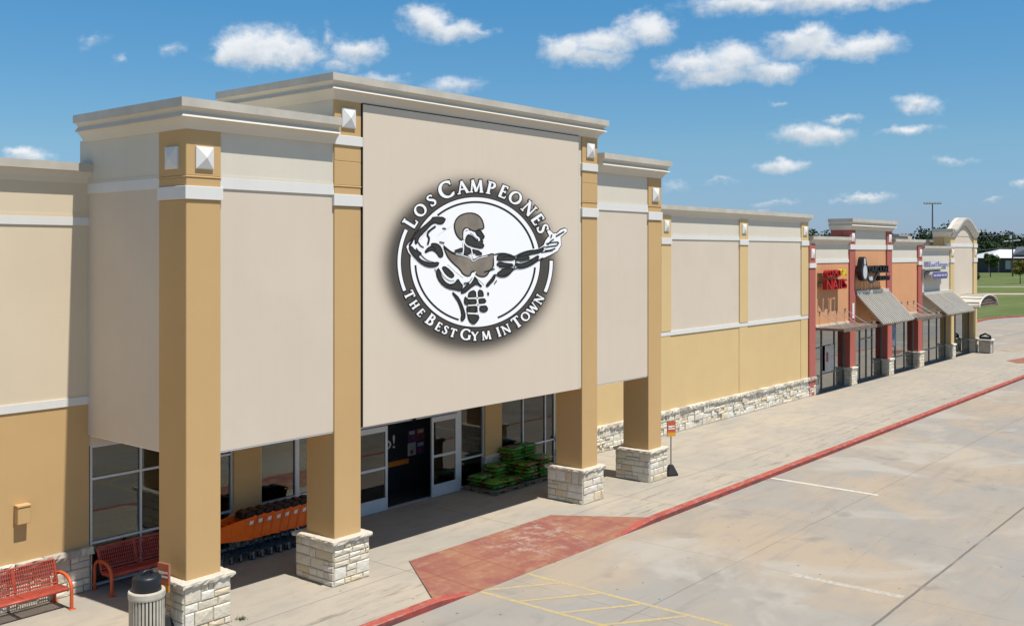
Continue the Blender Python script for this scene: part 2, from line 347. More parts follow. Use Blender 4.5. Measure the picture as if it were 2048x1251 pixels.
def m_bag():
    m, nb, b = newmat('bag_plastic'); p = obj(nb)
    r = nb.n('ShaderNodeObjectInfo').outputs['Random']
    off = nb.n('ShaderNodeCombineXYZ'); nb.put(off.inputs[0], nb.m('MULTIPLY', r, 37.0)); nb.put(off.inputs[1], nb.m('MULTIPLY', r, 17.0))
    q = nb.vm('ADD', p, off.outputs[0])
    g = nb.mix(r, (0.035, 0.23, 0.035), (0.13, 0.33, 0.03))
    n = nb.noise(q, 3.0, 3, 0.6); n2 = nb.noise(q, 9, 4, 0.7); n3 = nb.noise(q, 6.0, 3, 0.5)
    c = nb.mix(nb.ramp(n, 0.50, 0.58), g, (0.15, 0.05, 0.018))
    c = nb.mix(nb.ramp(n2, 0.60, 0.68, 0, 0.8), c, (0.34, 0.13, 0.045))
    c = nb.mix(nb.ramp(n3, 0.62, 0.70, 0, 0.8), c, (0.42, 0.36, 0.20))
    c = nb.mix(nb.ramp(nb.noise(q, 5.0, 2), 0.30, 0.36, 0.8, 0), c, (0.008, 0.035, 0.012))
    nb.L.new(c, b.inputs['Base Color']); b.inputs['Roughness'].default_value = 0.22; spec(b, 0.5)
    bump(nb, b, nb.noise(q, 14, 4, 0.7, 1.5), 0.7, 0.02)
m_bag()
def m_glass(name, tint, refl):
    m = bpy.data.materials.new(name); m.use_nodes = True; nt = m.node_tree; nt.nodes.clear(); nb = NB(nt); MATS[name] = m
    t = nb.n('ShaderNodeBsdfTransparent'); t.inputs[0].default_value = (*tint, 1)
    g = nb.n('ShaderNodeBsdfGlossy'); g.inputs['Roughness'].default_value = 0.015; g.inputs[0].default_value = (0.95, 0.97, 0.97, 1)
    f = nb.n('ShaderNodeFresnel'); f.inputs[0].default_value = 1.5
    # panes are never quite flat
    bp = nb.n('ShaderNodeBump'); bp.inputs['Strength'].default_value = 0.02; bp.inputs['Distance'].default_value = 0.05
    nb.put(bp.inputs['Height'], nb.noise(pos(nb), 0.9, 2)); nb.L.new(bp.outputs[0], g.inputs['Normal'])
    mx = nb.n('ShaderNodeMixShader'); nb.put(mx.inputs[0], nb.m('ADD', f.outputs[0], refl, None, True))
    nb.L.new(t.outputs[0], mx.inputs[1]); nb.L.new(g.outputs[0], mx.inputs[2])
    o = nb.n('ShaderNodeOutputMaterial'); nb.L.new(mx.outputs[0], o.inputs[0])
m_glass('store_glass', (0.62, 0.65, 0.62), 0.03)
m_glass('shop_glass', (0.5, 0.53, 0.51), 0.30)
def m_drop_shadow():
    """soft-edged drop shadow of the emblem, printed on the sign as dark colour"""
    m = bpy.data.materials.new('printed_drop_shadow'); m.use_nodes = True; nt = m.node_tree; nb = NB(nt); MATS['printed_drop_shadow'] = m
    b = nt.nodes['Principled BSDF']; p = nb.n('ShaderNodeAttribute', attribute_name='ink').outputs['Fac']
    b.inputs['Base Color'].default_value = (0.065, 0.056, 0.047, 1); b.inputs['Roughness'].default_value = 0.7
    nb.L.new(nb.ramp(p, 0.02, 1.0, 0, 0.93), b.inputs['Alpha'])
m_drop_shadow()

# ------------------------------------------------------------------ mesh builder and object helpers
def world_loc(o):
    v = Vector((0, 0, 0))
    while o is not None: v += o.location; o = o.parent
    return v
class MB:
    def __init__(s): s.v = []; s.f = []; s.m = []; s.mats = []
    def mi(s, name):
        if name not in s.mats: s.mats.append(name)
        return s.mats.index(name)
    def add(s, verts, faces, mat):
        o = len(s.v); k = s.mi(mat)
        s.v += [tuple(p) for p in verts]
        for f in faces: s.f.append(tuple(o + i for i in f)); s.m.append(k)
    def box(s, x0, x1, y0, y1, z0, z1, mat):
        if x0 > x1: x0, x1 = x1, x0
        if y0 > y1: y0, y1 = y1, y0
        s.add([(x0,y0,z0),(x1,y0,z0),(x1,y1,z0),(x0,y1,z0),(x0,y0,z1),(x1,y0,z1),(x1,y1,z1),(x0,y1,z1)],
              [(0,3,2,1),(4,5,6,7),(0,1,5,4),(1,2,6,5),(2,3,7,6),(3,0,4,7)], mat)
    def quad(s, a, b, c, d, mat): s.add([a, b, c, d], [(0, 1, 2, 3)], mat)
    def poly(s, pts, mat):
        tri = tessellate_polygon([[Vector(p) for p in pts]])
        s.add(pts, [tuple(t) for t in tri], mat)
    def prism(s, pts, d, mat):
        """polygon pts (3d, planar) pushed along vector d"""
        n = len(pts); q = [tuple(Vector(p) + Vector(d)) for p in pts]
        tri = tessellate_polygon([[Vector(p) for p in pts]])
        s.add(list(pts) + q, [tuple(t) for t in tri] + [tuple(i + n for i in reversed(t)) for t in tri] +
              [(i, (i + 1) % n, (i + 1) % n + n, i + n) for i in range(n)], mat)
    def tube(s, path, r, mat, n=8, cap=True, closed=False):
        P = [Vector(p) for p in path]; rs = r if isinstance(r, (list, tuple)) else [r] * len(P)
        vs = []; N = len(P); up = None
        for i, p in enumerate(P):
            t = (P[min(i + 1, N - 1)] - P[max(i - 1, 0)]).normalized() if not closed else (P[(i + 1) % N] - P[i - 1]).normalized()
            if up is None: up = t.orthogonal().normalized()
            else:
                up = up - t * up.dot(t); up = up.normalized() if up.length > 1e-6 else t.orthogonal().normalized()
            bt = t.cross(up)
            for k in range(n):
                a = 2 * math.pi * k / n
                vs.append(p + (up * math.cos(a) + bt * math.sin(a)) * rs[i])
        fs = []
        for i in range(N if closed else N - 1):
            j = (i + 1) % N
            for k in range(n): fs.append((i*n + k, i*n + (k+1) % n, j*n + (k+1) % n, j*n + k))
        if cap and not closed: fs += [tuple(reversed(range(n))), tuple((N-1)*n + k for k in range(n))]
        s.add(vs, fs, mat)
    def lathe(s, prof, c, mat, n=24):
        vs = [(c[0] + r*math.cos(2*math.pi*k/n), c[1] + r*math.sin(2*math.pi*k/n), c[2] + z) for r, z in prof for k in range(n)]
        fs = [(i*n + k, i*n + (k+1) % n, (i+1)*n + (k+1) % n, (i+1)*n + k) for i in range(len(prof)-1) for k in range(n)]
        s.add(vs, fs, mat)
    def build(s, name, parent=None, smooth=False, bevel=0.0, loc=None, seg=1):
        me = bpy.data.meshes.new(name)
        off = world_loc(parent) if parent is not None else (Vector(loc) if loc is not None else Vector((0, 0, 0)))
        me.from_pydata([tuple(Vector(p) - off) for p in s.v], [], s.f)
        for n in s.mats: me.materials.append(MATS[n])
        me.polygons.foreach_set('material_index', s.m)
        if smooth: me.polygons.foreach_set('use_smooth', [True] * len(me.polygons))
        me.update()
        o = bpy.data.objects.new(name, me); C.objects.link(o)
        if parent is not None: o.parent = parent
        elif loc is not None: o.location = loc
        if bevel:
            b = o.modifiers.new('bevel', 'BEVEL'); b.width = bevel; b.segments = seg; b.limit_method = 'ANGLE'; b.angle_limit = R(40)
        return o
def tag(o, label=None, cat=None, group=None, kind=None):
    if label: o['label'] = label
    if cat: o['category'] = cat
    if group: o['group'] = group
    if kind: o['kind'] = kind
    return o
def thing(name, label, cat, loc=(0, 0, 0), group=None, rot=0.0):
    o = bpy.data.objects.new(name, None); o.empty_display_size = 0.3; C.objects.link(o); o.location = loc; o.rotation_euler.z = rot
    return tag(o, label, cat, group)
def copy_tree(o, parent=None):
    c = o.copy(); C.objects.link(c); c.parent = parent
    for ch in list(o.children): copy_tree(ch, c)
    return c
def text_mesh(st, size):
    cu = bpy.data.curves.new('t', 'FONT'); cu.body = st; cu.size = size; cu.resolution_u = 4
    o = bpy.data.objects.new('t', cu); C.objects.link(o); bpy.context.view_layer.update()
    me = bpy.data.meshes.new_from_object(o.evaluated_get(bpy.context.evaluated_depsgraph_get()))
    bpy.data.objects.remove(o); bpy.data.curves.remove(cu)
    return me
def add_text(mb, st, x0, x1, z0, z1, y, depth, mat, slant=0.0, bold=0.0):
    """letters standing on an XZ wall facing -Y, fitted to the box x0..x1, z0..z1, front face at y, body depth"""
    me = text_mesh(st, 1.0); vs = [v.co.copy() for v in me.vertices]
    ax = min(v.x for v in vs); bx = max(v.x for v in vs); az = min(v.y for v in vs); bz = max(v.y for v in vs)
    P = []
    for v in vs:
        fx = (v.x - ax) / (bx - ax); fz = (v.y - az) / (bz - az)
        P.append((x0 + fx * (x1 - x0) + slant * fz, z0 + fz * (z1 - z0)))
    n = len(P)
    faces = [tuple(p.vertices) for p in me.polygons]
    cnt = {}
    for f in faces:
        for i in range(len(f)):
            e = (f[i], f[(i + 1) % len(f)]); cnt[e] = cnt.get(e, 0) + 1
    verts = [(x, y, z) for x, z in P] + [(x, y + depth, z) for x, z in P]
    side = [(a, b, b + n, a + n) for (a, b) in cnt if (b, a) not in cnt]
    mb.add(verts, faces + side, mat)
    bpy.data.meshes.remove(me)

def cornice(mb, path, prof, seg_mats, cap0=True, cap1=True):
    """profile (offset out, z) swept along a plan polyline, mitred; outside is to the right of travel"""
    P = [Vector((p[0], p[1])) for p in path]; N = len(P); offs = []
    for i in range(N):
        ds = []
        if i > 0: d = (P[i] - P[i-1]).normalized(); ds.append(Vector((d.y, -d.x)))
        if i < N - 1: d = (P[i+1] - P[i]).normalized(); ds.append(Vector((d.y, -d.x)))
        if len(ds) == 1: offs.append(ds[0])
        else:
            m_ = ds[0] + ds[1]; offs.append(m_ / max(0.2, m_.dot(ds[0])))
    for k in range(len(prof) - 1):
        (o0, z0), (o1, z1) = prof[k], prof[k+1]
        vs = []; fs = []
        for i in range(N):
            a = P[i] + offs[i] * o0; b = P[i] + offs[i] * o1
            vs += [(a.x, a.y, z0), (b.x, b.y, z1)]
        for i in range(N - 1): fs.append((2*i, 2*i+2, 2*i+3, 2*i+1))
        mb.add(vs, fs, seg_mats[k])
    for end, do in ((0, cap0), (N-1, cap1)):
        if do:
            pts = [((P[end] + offs[end] * o).x, (P[end] + offs[end] * o).y, z) for o, z in prof]
            mb.poly(pts, seg_mats[-1])
def big_profile(zb, zt):
    """tower cornice: cove, fillet, cove, metal fascia"""
    h = zt - zb; z = lambda t: zb + h * t
    pr = [(-0.05, z(0)), (0.012, z(0)), (0.02, z(.03)), (0.04, z(.10)), (0.075, z(.20)), (0.125, z(.30)), (0.16, z(.365)), (0.215, z(.375)), (0.165, z(.52)),
          (0.145, z(.53)), (0.15, z(.58)), (0.175, z(.64)), (0.215, z(.695)), (0.255, z(.70)), (0.255, z(1)), (-0.30, z(1.01))]
    mt = ['cornice_cream'] * 12 + ['flashing'] * 3
    pass
    return pr, mt
def small_profile(zb, zt):
    h = zt - zb; z = lambda t: zb + h * t
    pr = [(-0.05, z(0)), (0.012, z(0)), (0.025, z(.06)), (0.06, z(.26)), (0.12, z(.44)), (0.165, z(.58)), (0.215, z(.60)), (0.215, z(1)), (-0.30, z(1.01))]
    return pr, ['cornice_cream'] * 5 + ['flashing'] * 3

def stones(mb, org, du, W, H, rnd, nrm, thick=0.05, mat='limestone', rows=None):
    """irregular ashlar on the wall through org, along unit du, facing nrm"""
    ox, oy, oz = org; z = 0.0
    def stone(u0, u1, z0, z1):
        g = 0.006; u0 += g; u1 -= g; z0 += g; z1 -= g
        if u1 - u0 < 0.02 or z1 - z0 < 0.02: return
        d = thick * rnd.uniform(0.45, 1.0); c = min(0.018, (u1-u0)*0.2, (z1-z0)*0.2); vs = []
        def pt(u, zz, k): return (ox + du[0]*u + nrm[0]*k, oy + du[1]*u + nrm[1]*k, oz + zz)
        j = lambda: rnd.uniform(-0.006, 0.006)
        vs += [pt(u0,z0,-.01), pt(u1,z0,-.01), pt(u1,z1,-.01), pt(u0,z1,-.01)]
        vs += [pt(u0+j(),z0,d-c*.8), pt(u1+j(),z0,d-c*.8), pt(u1,z1+j(),d-c*.8), pt(u0,z1+j(),d-c*.8)]
        e = lambda: d + rnd.uniform(-0.007, 0.007)
        vs += [pt(u0+c,z0+c,e()), pt(u1-c,z0+c,e()), pt(u1-c,z1-c,e()), pt(u0+c,z1-c,e())]
        vs += [pt((u0+u1)/2 + (u1-u0)*rnd.uniform(-.15,.15), (z0+z1)/2, d + rnd.uniform(0.0, 0.014))]
        fs = []
        for b in (0, 4):
            for i in range(4): fs.append((b+i, b+(i+1)%4, b+4+(i+1)%4, b+4+i))
        for i in range(4): fs.append((8+i, 8+(i+1)%4, 12))
        mb.add(vs, fs, mat)
    while z < H - 0.03:
        h = rnd.choice([0.13, 0.17, 0.2, 0.24, 0.28])
        if H - z - h < 0.09: h = H - z
        u = 0.0
        while u < W - 0.01:
            l = rnd.uniform(0.16, 0.30) if rnd.random() < 0.35 else rnd.uniform(0.28, 0.55)
            if W - u - l < 0.14: l = W - u
            if h > 0.22 and rnd.random() < 0.45:
                k = rnd.uniform(0.4, 0.6); stone(u, u+l, z, z+h*k)
                if rnd.random() < 0.5: q = rnd.uniform(.4, .6); stone(u, u+l*q, z+h*k, z+h); stone(u+l*q, u+l, z+h*k, z+h)
                else: stone(u, u+l, z+h*k, z+h)
            else: stone(u, u+l, z, z+h)
            u += l
        z += h
def rough_slab(mb, x0, x1, y0, y1, z0, z1, rnd, mat, amp=0.014, step=0.09):
    """cap slab with a broken edge all round"""
    per = []
    def run(a, b):
        L = math.hypot(b[0]-a[0], b[1]-a[1]); k = max(2, int(L/step))
        for i in range(k): t = i/k; per.append((a[0]+(b[0]-a[0])*t, a[1]+(b[1]-a[1])*t))
    run((x0,y0),(x1,y0)); run((x1,y0),(x1,y1)); run((x1,y1),(x0,y1)); run((x0,y1),(x0,y0))
    n = len(per); cxm, cym = (x0+x1)/2, (y0+y1)/2; rings = []
    for zz, am, ins in ((z0, amp*1.3, 0.012), (z0+(z1-z0)*.45, amp, -0.006), (z1-.012, amp, 0.0), (z1, amp*.6, 0.022)):
        ring = []
        for (px, py) in per:
            dx, dy = px-cxm, py-cym; sx_ = 1 if dx > 0 else -1; sy_ = 1 if dy > 0 else -1
            ex = abs(abs(dx)-(x1-x0)/2) < 1e-6; ey = abs(abs(dy)-(y1-y0)/2) < 1e-6
            o = rnd.uniform(-am, am) - ins
            ring.append((px + (sx_*o if ex else 0), py + (sy_*o if ey else 0), zz + (rnd.uniform(-.006,.006) if zz > z0 else 0)))
        rings.append(ring)
    vs = [p for r_ in rings for p in r_]; fs = []
    for k in range(len(rings)-1):
        for i in range(n): fs.append((k*n+i, k*n+(i+1)%n, (k+1)*n+(i+1)%n, (k+1)*n+i))
    top = len(vs); vs.append((cxm, cym, z1)); vs.append((cxm, cym, z0))
    k = len(rings)-1
    for i in range(n): fs.append((k*n+i, k*n+(i+1)%n, top)); fs.append(((i+1)%n, i, top+1))
    mb.add(vs, fs, mat)
def pyramid(mb, x0, x1, z0, z1, y, d, mat, side=False):
    """square block with a low pyramid on it; faces -Y, or -X when side is set (x then runs along +Y)"""
    b = d * 0.35; c = 0.018
    def p(u, z, k): return (y - k, u, z) if side else (u, y - k, z)
    vs = [p(x0,z0,-.01),p(x1,z0,-.01),p(x1,z1,-.01),p(x0,z1,-.01),p(x0,z0,b),p(x1,z0,b),p(x1,z1,b),p(x0,z1,b),
          p(x0+c,z0+c,b+.008),p(x1-c,z0+c,b+.008),p(x1-c,z1-c,b+.008),p(x0+c,z1-c,b+.008),p((x0+x1)/2,(z0+z1)/2,d)]
    fs = [(0,1,5,4),(1,2,6,5),(2,3,7,6),(3,0,4,7),(4,5,9,8),(5,6,10,9),(6,7,11,10),(7,4,8,11),(8,9,12),(9,10,12),(10,11,12),(11,8,12)]
    mb.add(vs, fs, mat)
def window(parent, x0, x1, z0, z1, y, mull=(), rails=(), fw=0.05, mat='aluminium', glass='store_glass', name='window', depth=0.11):
    """framed glazing facing -Y; mull are x positions, rails are (z, xa, xb)"""
    mb = MB(); e = 0.003
    mb.box(x0, x0+fw, y, y+depth, z0, z1, mat); mb.box(x1-fw, x1, y, y+depth, z0, z1, mat)
    mb.box(x0+fw, x1-fw, y+e, y+depth-e, z1-fw, z1, mat); mb.box(x0+fw, x1-fw, y+e, y+depth-e, z0, z0+fw, mat)
    for xm in mull:
        if isinstance(xm, tuple): xm, q = xm
        else: q = fw
        mb.box(xm-q/2, xm+q/2, y+e*2, y+depth-e*2, z0+fw, z1-fw, mat)
    for r_ in rails:
        z, xa, xb = r_; mb.box(xa, xb, y+e*3, y+depth-e*3, z-fw/2, z+fw/2, mat)
    f = mb.build(name, parent)
    g = MB(); g.box(x0+fw*.5, x1-fw*.5, y+depth*.45, y+depth*.45+.008, z0+fw*.5, z1-fw*.5, glass)
    g.build('pane', f)
    return f

# ================================================================== GROUND
def sheet(name, pts, z, mat, kind='structure', label=None):
    mb = MB(); mb.poly([(p[0], p[1], p[2] if len(p) > 2 else z) for p in pts], mat); return tag(mb.build(name), label, None, None, kind)
sheet('ground', [(-3000,-3000),(3000,-3000),(3000,3000),(-3000,3000)], -0.30, 'grass')
KERB_FAR = [(96,46),(104,36.5),(112.4,30.1),(116.7,30.4),(119.9,30.2),(122.6,29.7),(126,28.5),(140,24),(170,15),(220,0),(300,-30)]
sheet('parking_lot', [(-120,-120),(300,-120),(300,-30)] + KERB_FAR[::-1][1:] + [(96,70),(-120,70)], -0.13, 'lot_concrete')
LAWN = [(300,-30)] + KERB_FAR[::-1][1:] + [(96,70),(60,200),(300,700),(1400,900),(1400,-500),(300,-300)]
sheet('lawn', LAWN, -0.02, 'grass')
mb = MB()
for i in range(len(KERB_FAR)-1):
    a, b = Vector(KERB_FAR[i]), Vector(KERB_FAR[i+1]); n = Vector((b.y-a.y, a.x-b.x)).normalized()*0.35
    mb.prism([(a.x,a.y,-.129),(b.x,b.y,-.129),(b.x-n.x,b.y-n.y,-.129),(a.x-n.x,a.y-n.y,-.129)], (0,0,.15), 'kerb_red')
tag(mb.build('far_kerb'), None, None, None, 'structure')
# footpath across the lawn, a second pale one behind it
def strip(name, pts, wd, z, mat):
    mb = MB()
    P = [Vector(p) for p in pts]
    for i in range(len(P)-1):
        n = Vector(((P[i+1]-P[i]).y, -(P[i+1]-P[i]).x)).normalized()*wd/2
        mb.quad((P[i].x-n.x,P[i].y-n.y,z),(P[i+1].x-n.x,P[i+1].y-n.y,z),(P[i+1].x+n.x,P[i+1].y+n.y,z),(P[i].x+n.x,P[i].y+n.y,z), mat)
    return tag(mb.build(name), None, None, None, 'structure')
strip('footpath', [(150,110),(186.3,49.7),(194.4,40),(225,10)], 5.5, -0.012, 'path_pink')
strip('lawn_path', [(180,140),(226,58),(236,44),(260,20)], 2.6, -0.008, 'path_pale')

# sidewalk with the ramp cut out of it
WK = [(-30,14.90),(15.32,14.90),(16.81,17.11),(22.26,17.08),(23.75,14.90),(66.5,14.90),(70.5,17.3),(75.5,17.3),(79.6,17.3),(79.6,22.6),(-30,22.6)]
WK[5:9] = [(79.6,14.90)]
sheet('sidewalk', WK, 0.0, 'sidewalk_concrete')
# sidewalk body along the far end so it has a real edge
mb = MB(); mb.box(79.55,79.6,14.91,22.6,-.13,-.002,'sidewalk_concrete'); tag(mb.build('sidewalk_edge'), None, None, None, 'structure')
# the red kerb, in two runs either side of the ramp, with expansion joints
def kerb(name, x0, x1, ta=None, tb=None):
    mb = MB(); rnd = random.Random(int(x0*7)); x = x0
    while x < x1 - 0.01:
        l = min(3.05, x1 - x); k = max(1, int(l/0.35))
        for i in range(k):
            a = x + l*i/k; b = x + l*(i+1)/k - (0.006 if i == k-1 else 0)
            def zt(q):
                z = 0.004
                if ta and q < ta[1]: z = -0.12 + 0.124*max(0,(q-ta[0])/(ta[1]-ta[0]))
                if tb and q > tb[0]: z = 0.004 - 0.124*min(1,(q-tb[0])/(tb[1]-tb[0]))
                return z
            za, zb = zt(a), zt(b)
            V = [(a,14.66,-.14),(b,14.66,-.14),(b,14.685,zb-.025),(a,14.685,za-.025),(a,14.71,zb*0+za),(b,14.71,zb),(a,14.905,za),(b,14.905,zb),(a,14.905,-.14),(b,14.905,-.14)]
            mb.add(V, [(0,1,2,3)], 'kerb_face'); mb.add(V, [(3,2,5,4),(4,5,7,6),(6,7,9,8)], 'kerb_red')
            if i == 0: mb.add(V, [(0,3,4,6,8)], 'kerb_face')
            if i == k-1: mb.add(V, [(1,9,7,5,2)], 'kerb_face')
        x += l
    return tag(mb.build(name), None, None, None, 'structure')
kerb('kerb', -30, 16.4, None, (15.32, 16.4)); kerb('kerb', 22.0, 79.6, (22.0, 23.75), None)
# kerb ramp: sloped red slab and its two flares
mb = MB()
A=(16.81,17.11,.001); B=(15.32,14.90,.001); Cc=(22.26,17.08,.001); D=(23.75,14.90,.001); FL=(16.3,14.66,-.126); FR=(22.0,14.66,-.126)
BL=(15.0,14.70,.0); 
mb.add([A,Cc,FR,FL],[(0,3,2,1)],'ramp_red'); mb.add([A,B,FL],[(0,1,2)],'ramp_red'); mb.add([Cc,FR,D],[(0,1,2)],'ramp_red')
tag(mb.build('kerb_ramp'), None, None, None, 'structure')
# dark open joint beside the ramp
mb = MB(); mb.quad((15.305,14.92,.004),(15.33,14.90,.004),(16.82,17.11,.004),(16.805,17.12,.004),'bark'); tag(mb.build('ramp_joint'), None, None, None, 'structure')
mb = MB(); mb.add([(71.9,16.75,.004),(73.2,17.75,.004),(76.2,17.3,.004),(75.5,16.2,.004),(72.4,16.3,.004)],[(0,4,3,2,1)],'ramp_red'); tag(mb.build('painted_patch'), None, None, None, 'structure')
# painted markings
def stripe(name, a, b, wd, mat, z=-0.1282):
    a, b = Vector(a), Vector(b); n = Vector(((b-a).y, -(b-a).x)).normalized()*wd/2; k = max(1, int((b-a).length/0.4)); mb = MB()
    for i in range(k):
        p = a.lerp(b, i/k); q = a.lerp(b, (i+1)/k)
        mb.quad((p.x-n.x,p.y-n.y,z),(q.x-n.x,q.y-n.y,z),(q.x+n.x,q.y+n.y,z),(p.x+n.x,p.y+n.y,z), mat)
    return mb
mb = stripe('', (16.58,14.66), (16.66,8.6), .11, 'stripe_yellow')
for (a, b) in (((18.18,14.66),(18.22,8.6)),):
    q = stripe('', a, b, .11, 'stripe_yellow'); mb.add(q.v, q.f, 'stripe_yellow')
for k in range(6):
    y = 14.68 - 1.075*k; q = stripe('', (16.64,y), (18.13,y-1.02), .10, 'stripe_yellow', -0.1268); mb.add(q.v, q.f, 'stripe_yellow')
tag(mb.build('walkway_marking'), None, None, None, 'structure')
tag(stripe('', (31.0,14.64), (30.9,11.1), .15, 'stripe_white').build('parking_stripe'), None, None, None, 'structure')
tag(stripe('', (22.05,9.95), (22.12,7.4), .22, 'stripe_faded').build('faded_stripe'), None, None, None, 'structure')

# ================================================================== BIG STORE BUILDING
YT = 17.15     # front plane of the tower pillars
YW = 21.05     # front plane of the long walls
YG = 21.0      # store windows
rnd = random.Random(5)
store = thing('store_building', 'big cream and tan store building with stepped towers and four stone footed pillars', 'store building', (19.5, 21, 0))
# --- left wing
mb = MB(); x0, x1 = -6.0, 10.95
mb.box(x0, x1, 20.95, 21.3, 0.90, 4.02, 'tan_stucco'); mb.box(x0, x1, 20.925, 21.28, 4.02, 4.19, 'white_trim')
mb.box(x0, x1, 20.95, 21.3, 4.19, 7.86, 'wing_cream_stucco'); mb.box(x0, x1, 20.925, 21.28, 7.86, 8.03, 'white_trim')
mb.box(x0, x1, 20.937, 21.3, 8.03, 8.095, 'wing_cream_stucco'); mb.box(x0, x1, 20.95, 21.3, 8.095, 8.80, 'wing_cream_stucco')
mb.box(x0, x1, 21.0, 21.3, 0, 0.90, 'mortar')
mb.build('wing_wall', store)
mb = MB(); pr, mt = small_profile(8.76, 9.18); cornice(mb, [(x0, 20.95), (10.932, 20.95)], pr, mt); mb.build('wing_cornice', store)
mb = MB(); stones(mb, (x0, 21.0, 0), (1, 0), x1-x0+0.03, 0.80, rnd, (0, -1), .10)
stones(mb, (10.98, 20.90, 0), (0, 1), .4, 0.80, rnd, (1, 0), .03)
xx = x0
while xx < x1: l = rnd.uniform(.35, .8); rough_slab(mb, xx, min(x1+.05, xx+l-.01), 20.84, 21.02, .80, .955, rnd, 'stained_cap', .022, .07); xx += l
mb.build('wing_stone_base', store)
# --- right long wall
mb = MB(); x0, x1 = 27.62, 48.72
mb.box(x0, x1, YW, 21.4, .85, 3.94, 'tan_pale_stucco'); mb.box(x0, x1, YW-.035, 21.38, 3.94, 4.11, 'white_trim'); mb.box(x0, x1, YW, 21.4, 4.11, 7.80, 'cream_stucco')
mb.box(x0, x1, YW-.03, 21.38, 7.80, 7.965, 'white_trim'); mb.box(x0, x1, YW-.014, 21.4, 7.965, 8.03, 'cream_pale_stucco'); mb.box(x0, x1, YW, 21.4, 8.03, 8.76, 'cream_pale_stucco')
mb.box(x0, x1+1.2, 21.1, 21.4, 0, .85, 'mortar')
mb.build('long_wall', store)
for (a, b) in ((34.58, 35.33), (41.27, 42.07), (47.87, 48.70), (28.25, 28.95)):
    mb = MB(); mb.box(a, b, YW-.05, 21.2, 4.118, 8.74, 'tan_pale_stucco'); mb.box(a, b, YW-.022, 21.2, .86, 3.936, 'tan_pale_stucco')
    p = mb.build('pilaster', store)
    mb = MB(); mb.box(a-.03, b+.03, YW-.085, 21.2, 7.60, 7.84, 'white_trim'); mb.build('cap_band', p, bevel=.006)
    mb = MB(); pyramid(mb, a+.19, b-.19, 8.10, 8.54, YW-.05, .10, 'white_trim'); mb.build('ornament', p)
mb = MB(); pr, mt = small_profile(8.72, 9.155); cornice(mb, [(x0, YW), (48.72, YW), (48.72, 22.3)], pr, mt); mb.build('long_cornice', store)
mb = MB(); stones(mb, (27.62, 21.06, 0), (1, 0), 22.3, .80, rnd, (0, -1), .13)
stones(mb, (49.92, 20.95, 0), (0, 1), .4, 0.80, rnd, (1, 0), .03)
xx = x0
while xx < 49.9: l = rnd.uniform(.35, .8); rough_slab(mb, xx, min(49.98, xx+l-.01), 20.89, 21.09, .80, .965, rnd, 'stained_cap', .022, .07); xx += l
mb.build('long_stone_base', store)
# --- tower blocks
def tower_wall(x0, x1, side_left):
    mb = MB(); y0 = YT + .04
    mb.box(x0, x1, y0, 21.3, 3.355, 8.545, 'cream_stucco'); mb.box(x0-(.02 if side_left else 0), x1, y0-.025, 21.28, 8.545, 8.757, 'white_trim')
    mb.box(x0-(.012 if side_left else 0), x1, y0-.012, 21.3, 8.757, 8.81, 'cream_pale_stucco'); mb.box(x0, x1, y0, 21.3, 8.81, 9.70, 'cream_pale_stucco')
    return mb.build('tower_wall', store)
tower_wall(10.93, 14.58, True); tower_wall(24.62, 28.20, False)
mb = MB(); mb.box(14.60, 24.60, YT+.04, 21.32, 3.357, 10.70, 'cream_pale_stucco'); mb.build('tall_tower_wall', store)
mb = MB(); pr, mt = big_profile(9.654, 10.215); cornice(mb, [(10.90, 21.06), (10.90, YT), (14.57, YT)], pr, mt); mb.build('tower_cornice', store)
mb = MB(); cornice(mb, [(24.635, YT), (28.235, YT), (28.235, 21.06)], pr, mt); mb.build('tower_cornice', store)
mb = MB(); pr, mt = big_profile(10.64, 11.175); cornice(mb, [(14.57, 21.26), (14.57, YT), (24.62, YT), (24.62, 21.26)], pr, mt); mb.build('tall_cornice', store)
# flashing laps on the metal fascia
for xx, za, zb in ((12.35,10.05,10.21),(16.55,11.02,11.17),(19.6,11.02,11.17),(22.6,11.02,11.17)): mb = MB(); mb.box(xx, xx+.035, YT-.258, YT-.25, za, zb, 'flashing'); mb.build('flashing_joint', store)
mb = MB(); mb.box(10.97, 28.16, YT+.05, 20.99, 3.325, 3.352, 'white_paint'); mb.build('bounce_soffit', store)  # unseen white underside, added to bounce fill light under the towers
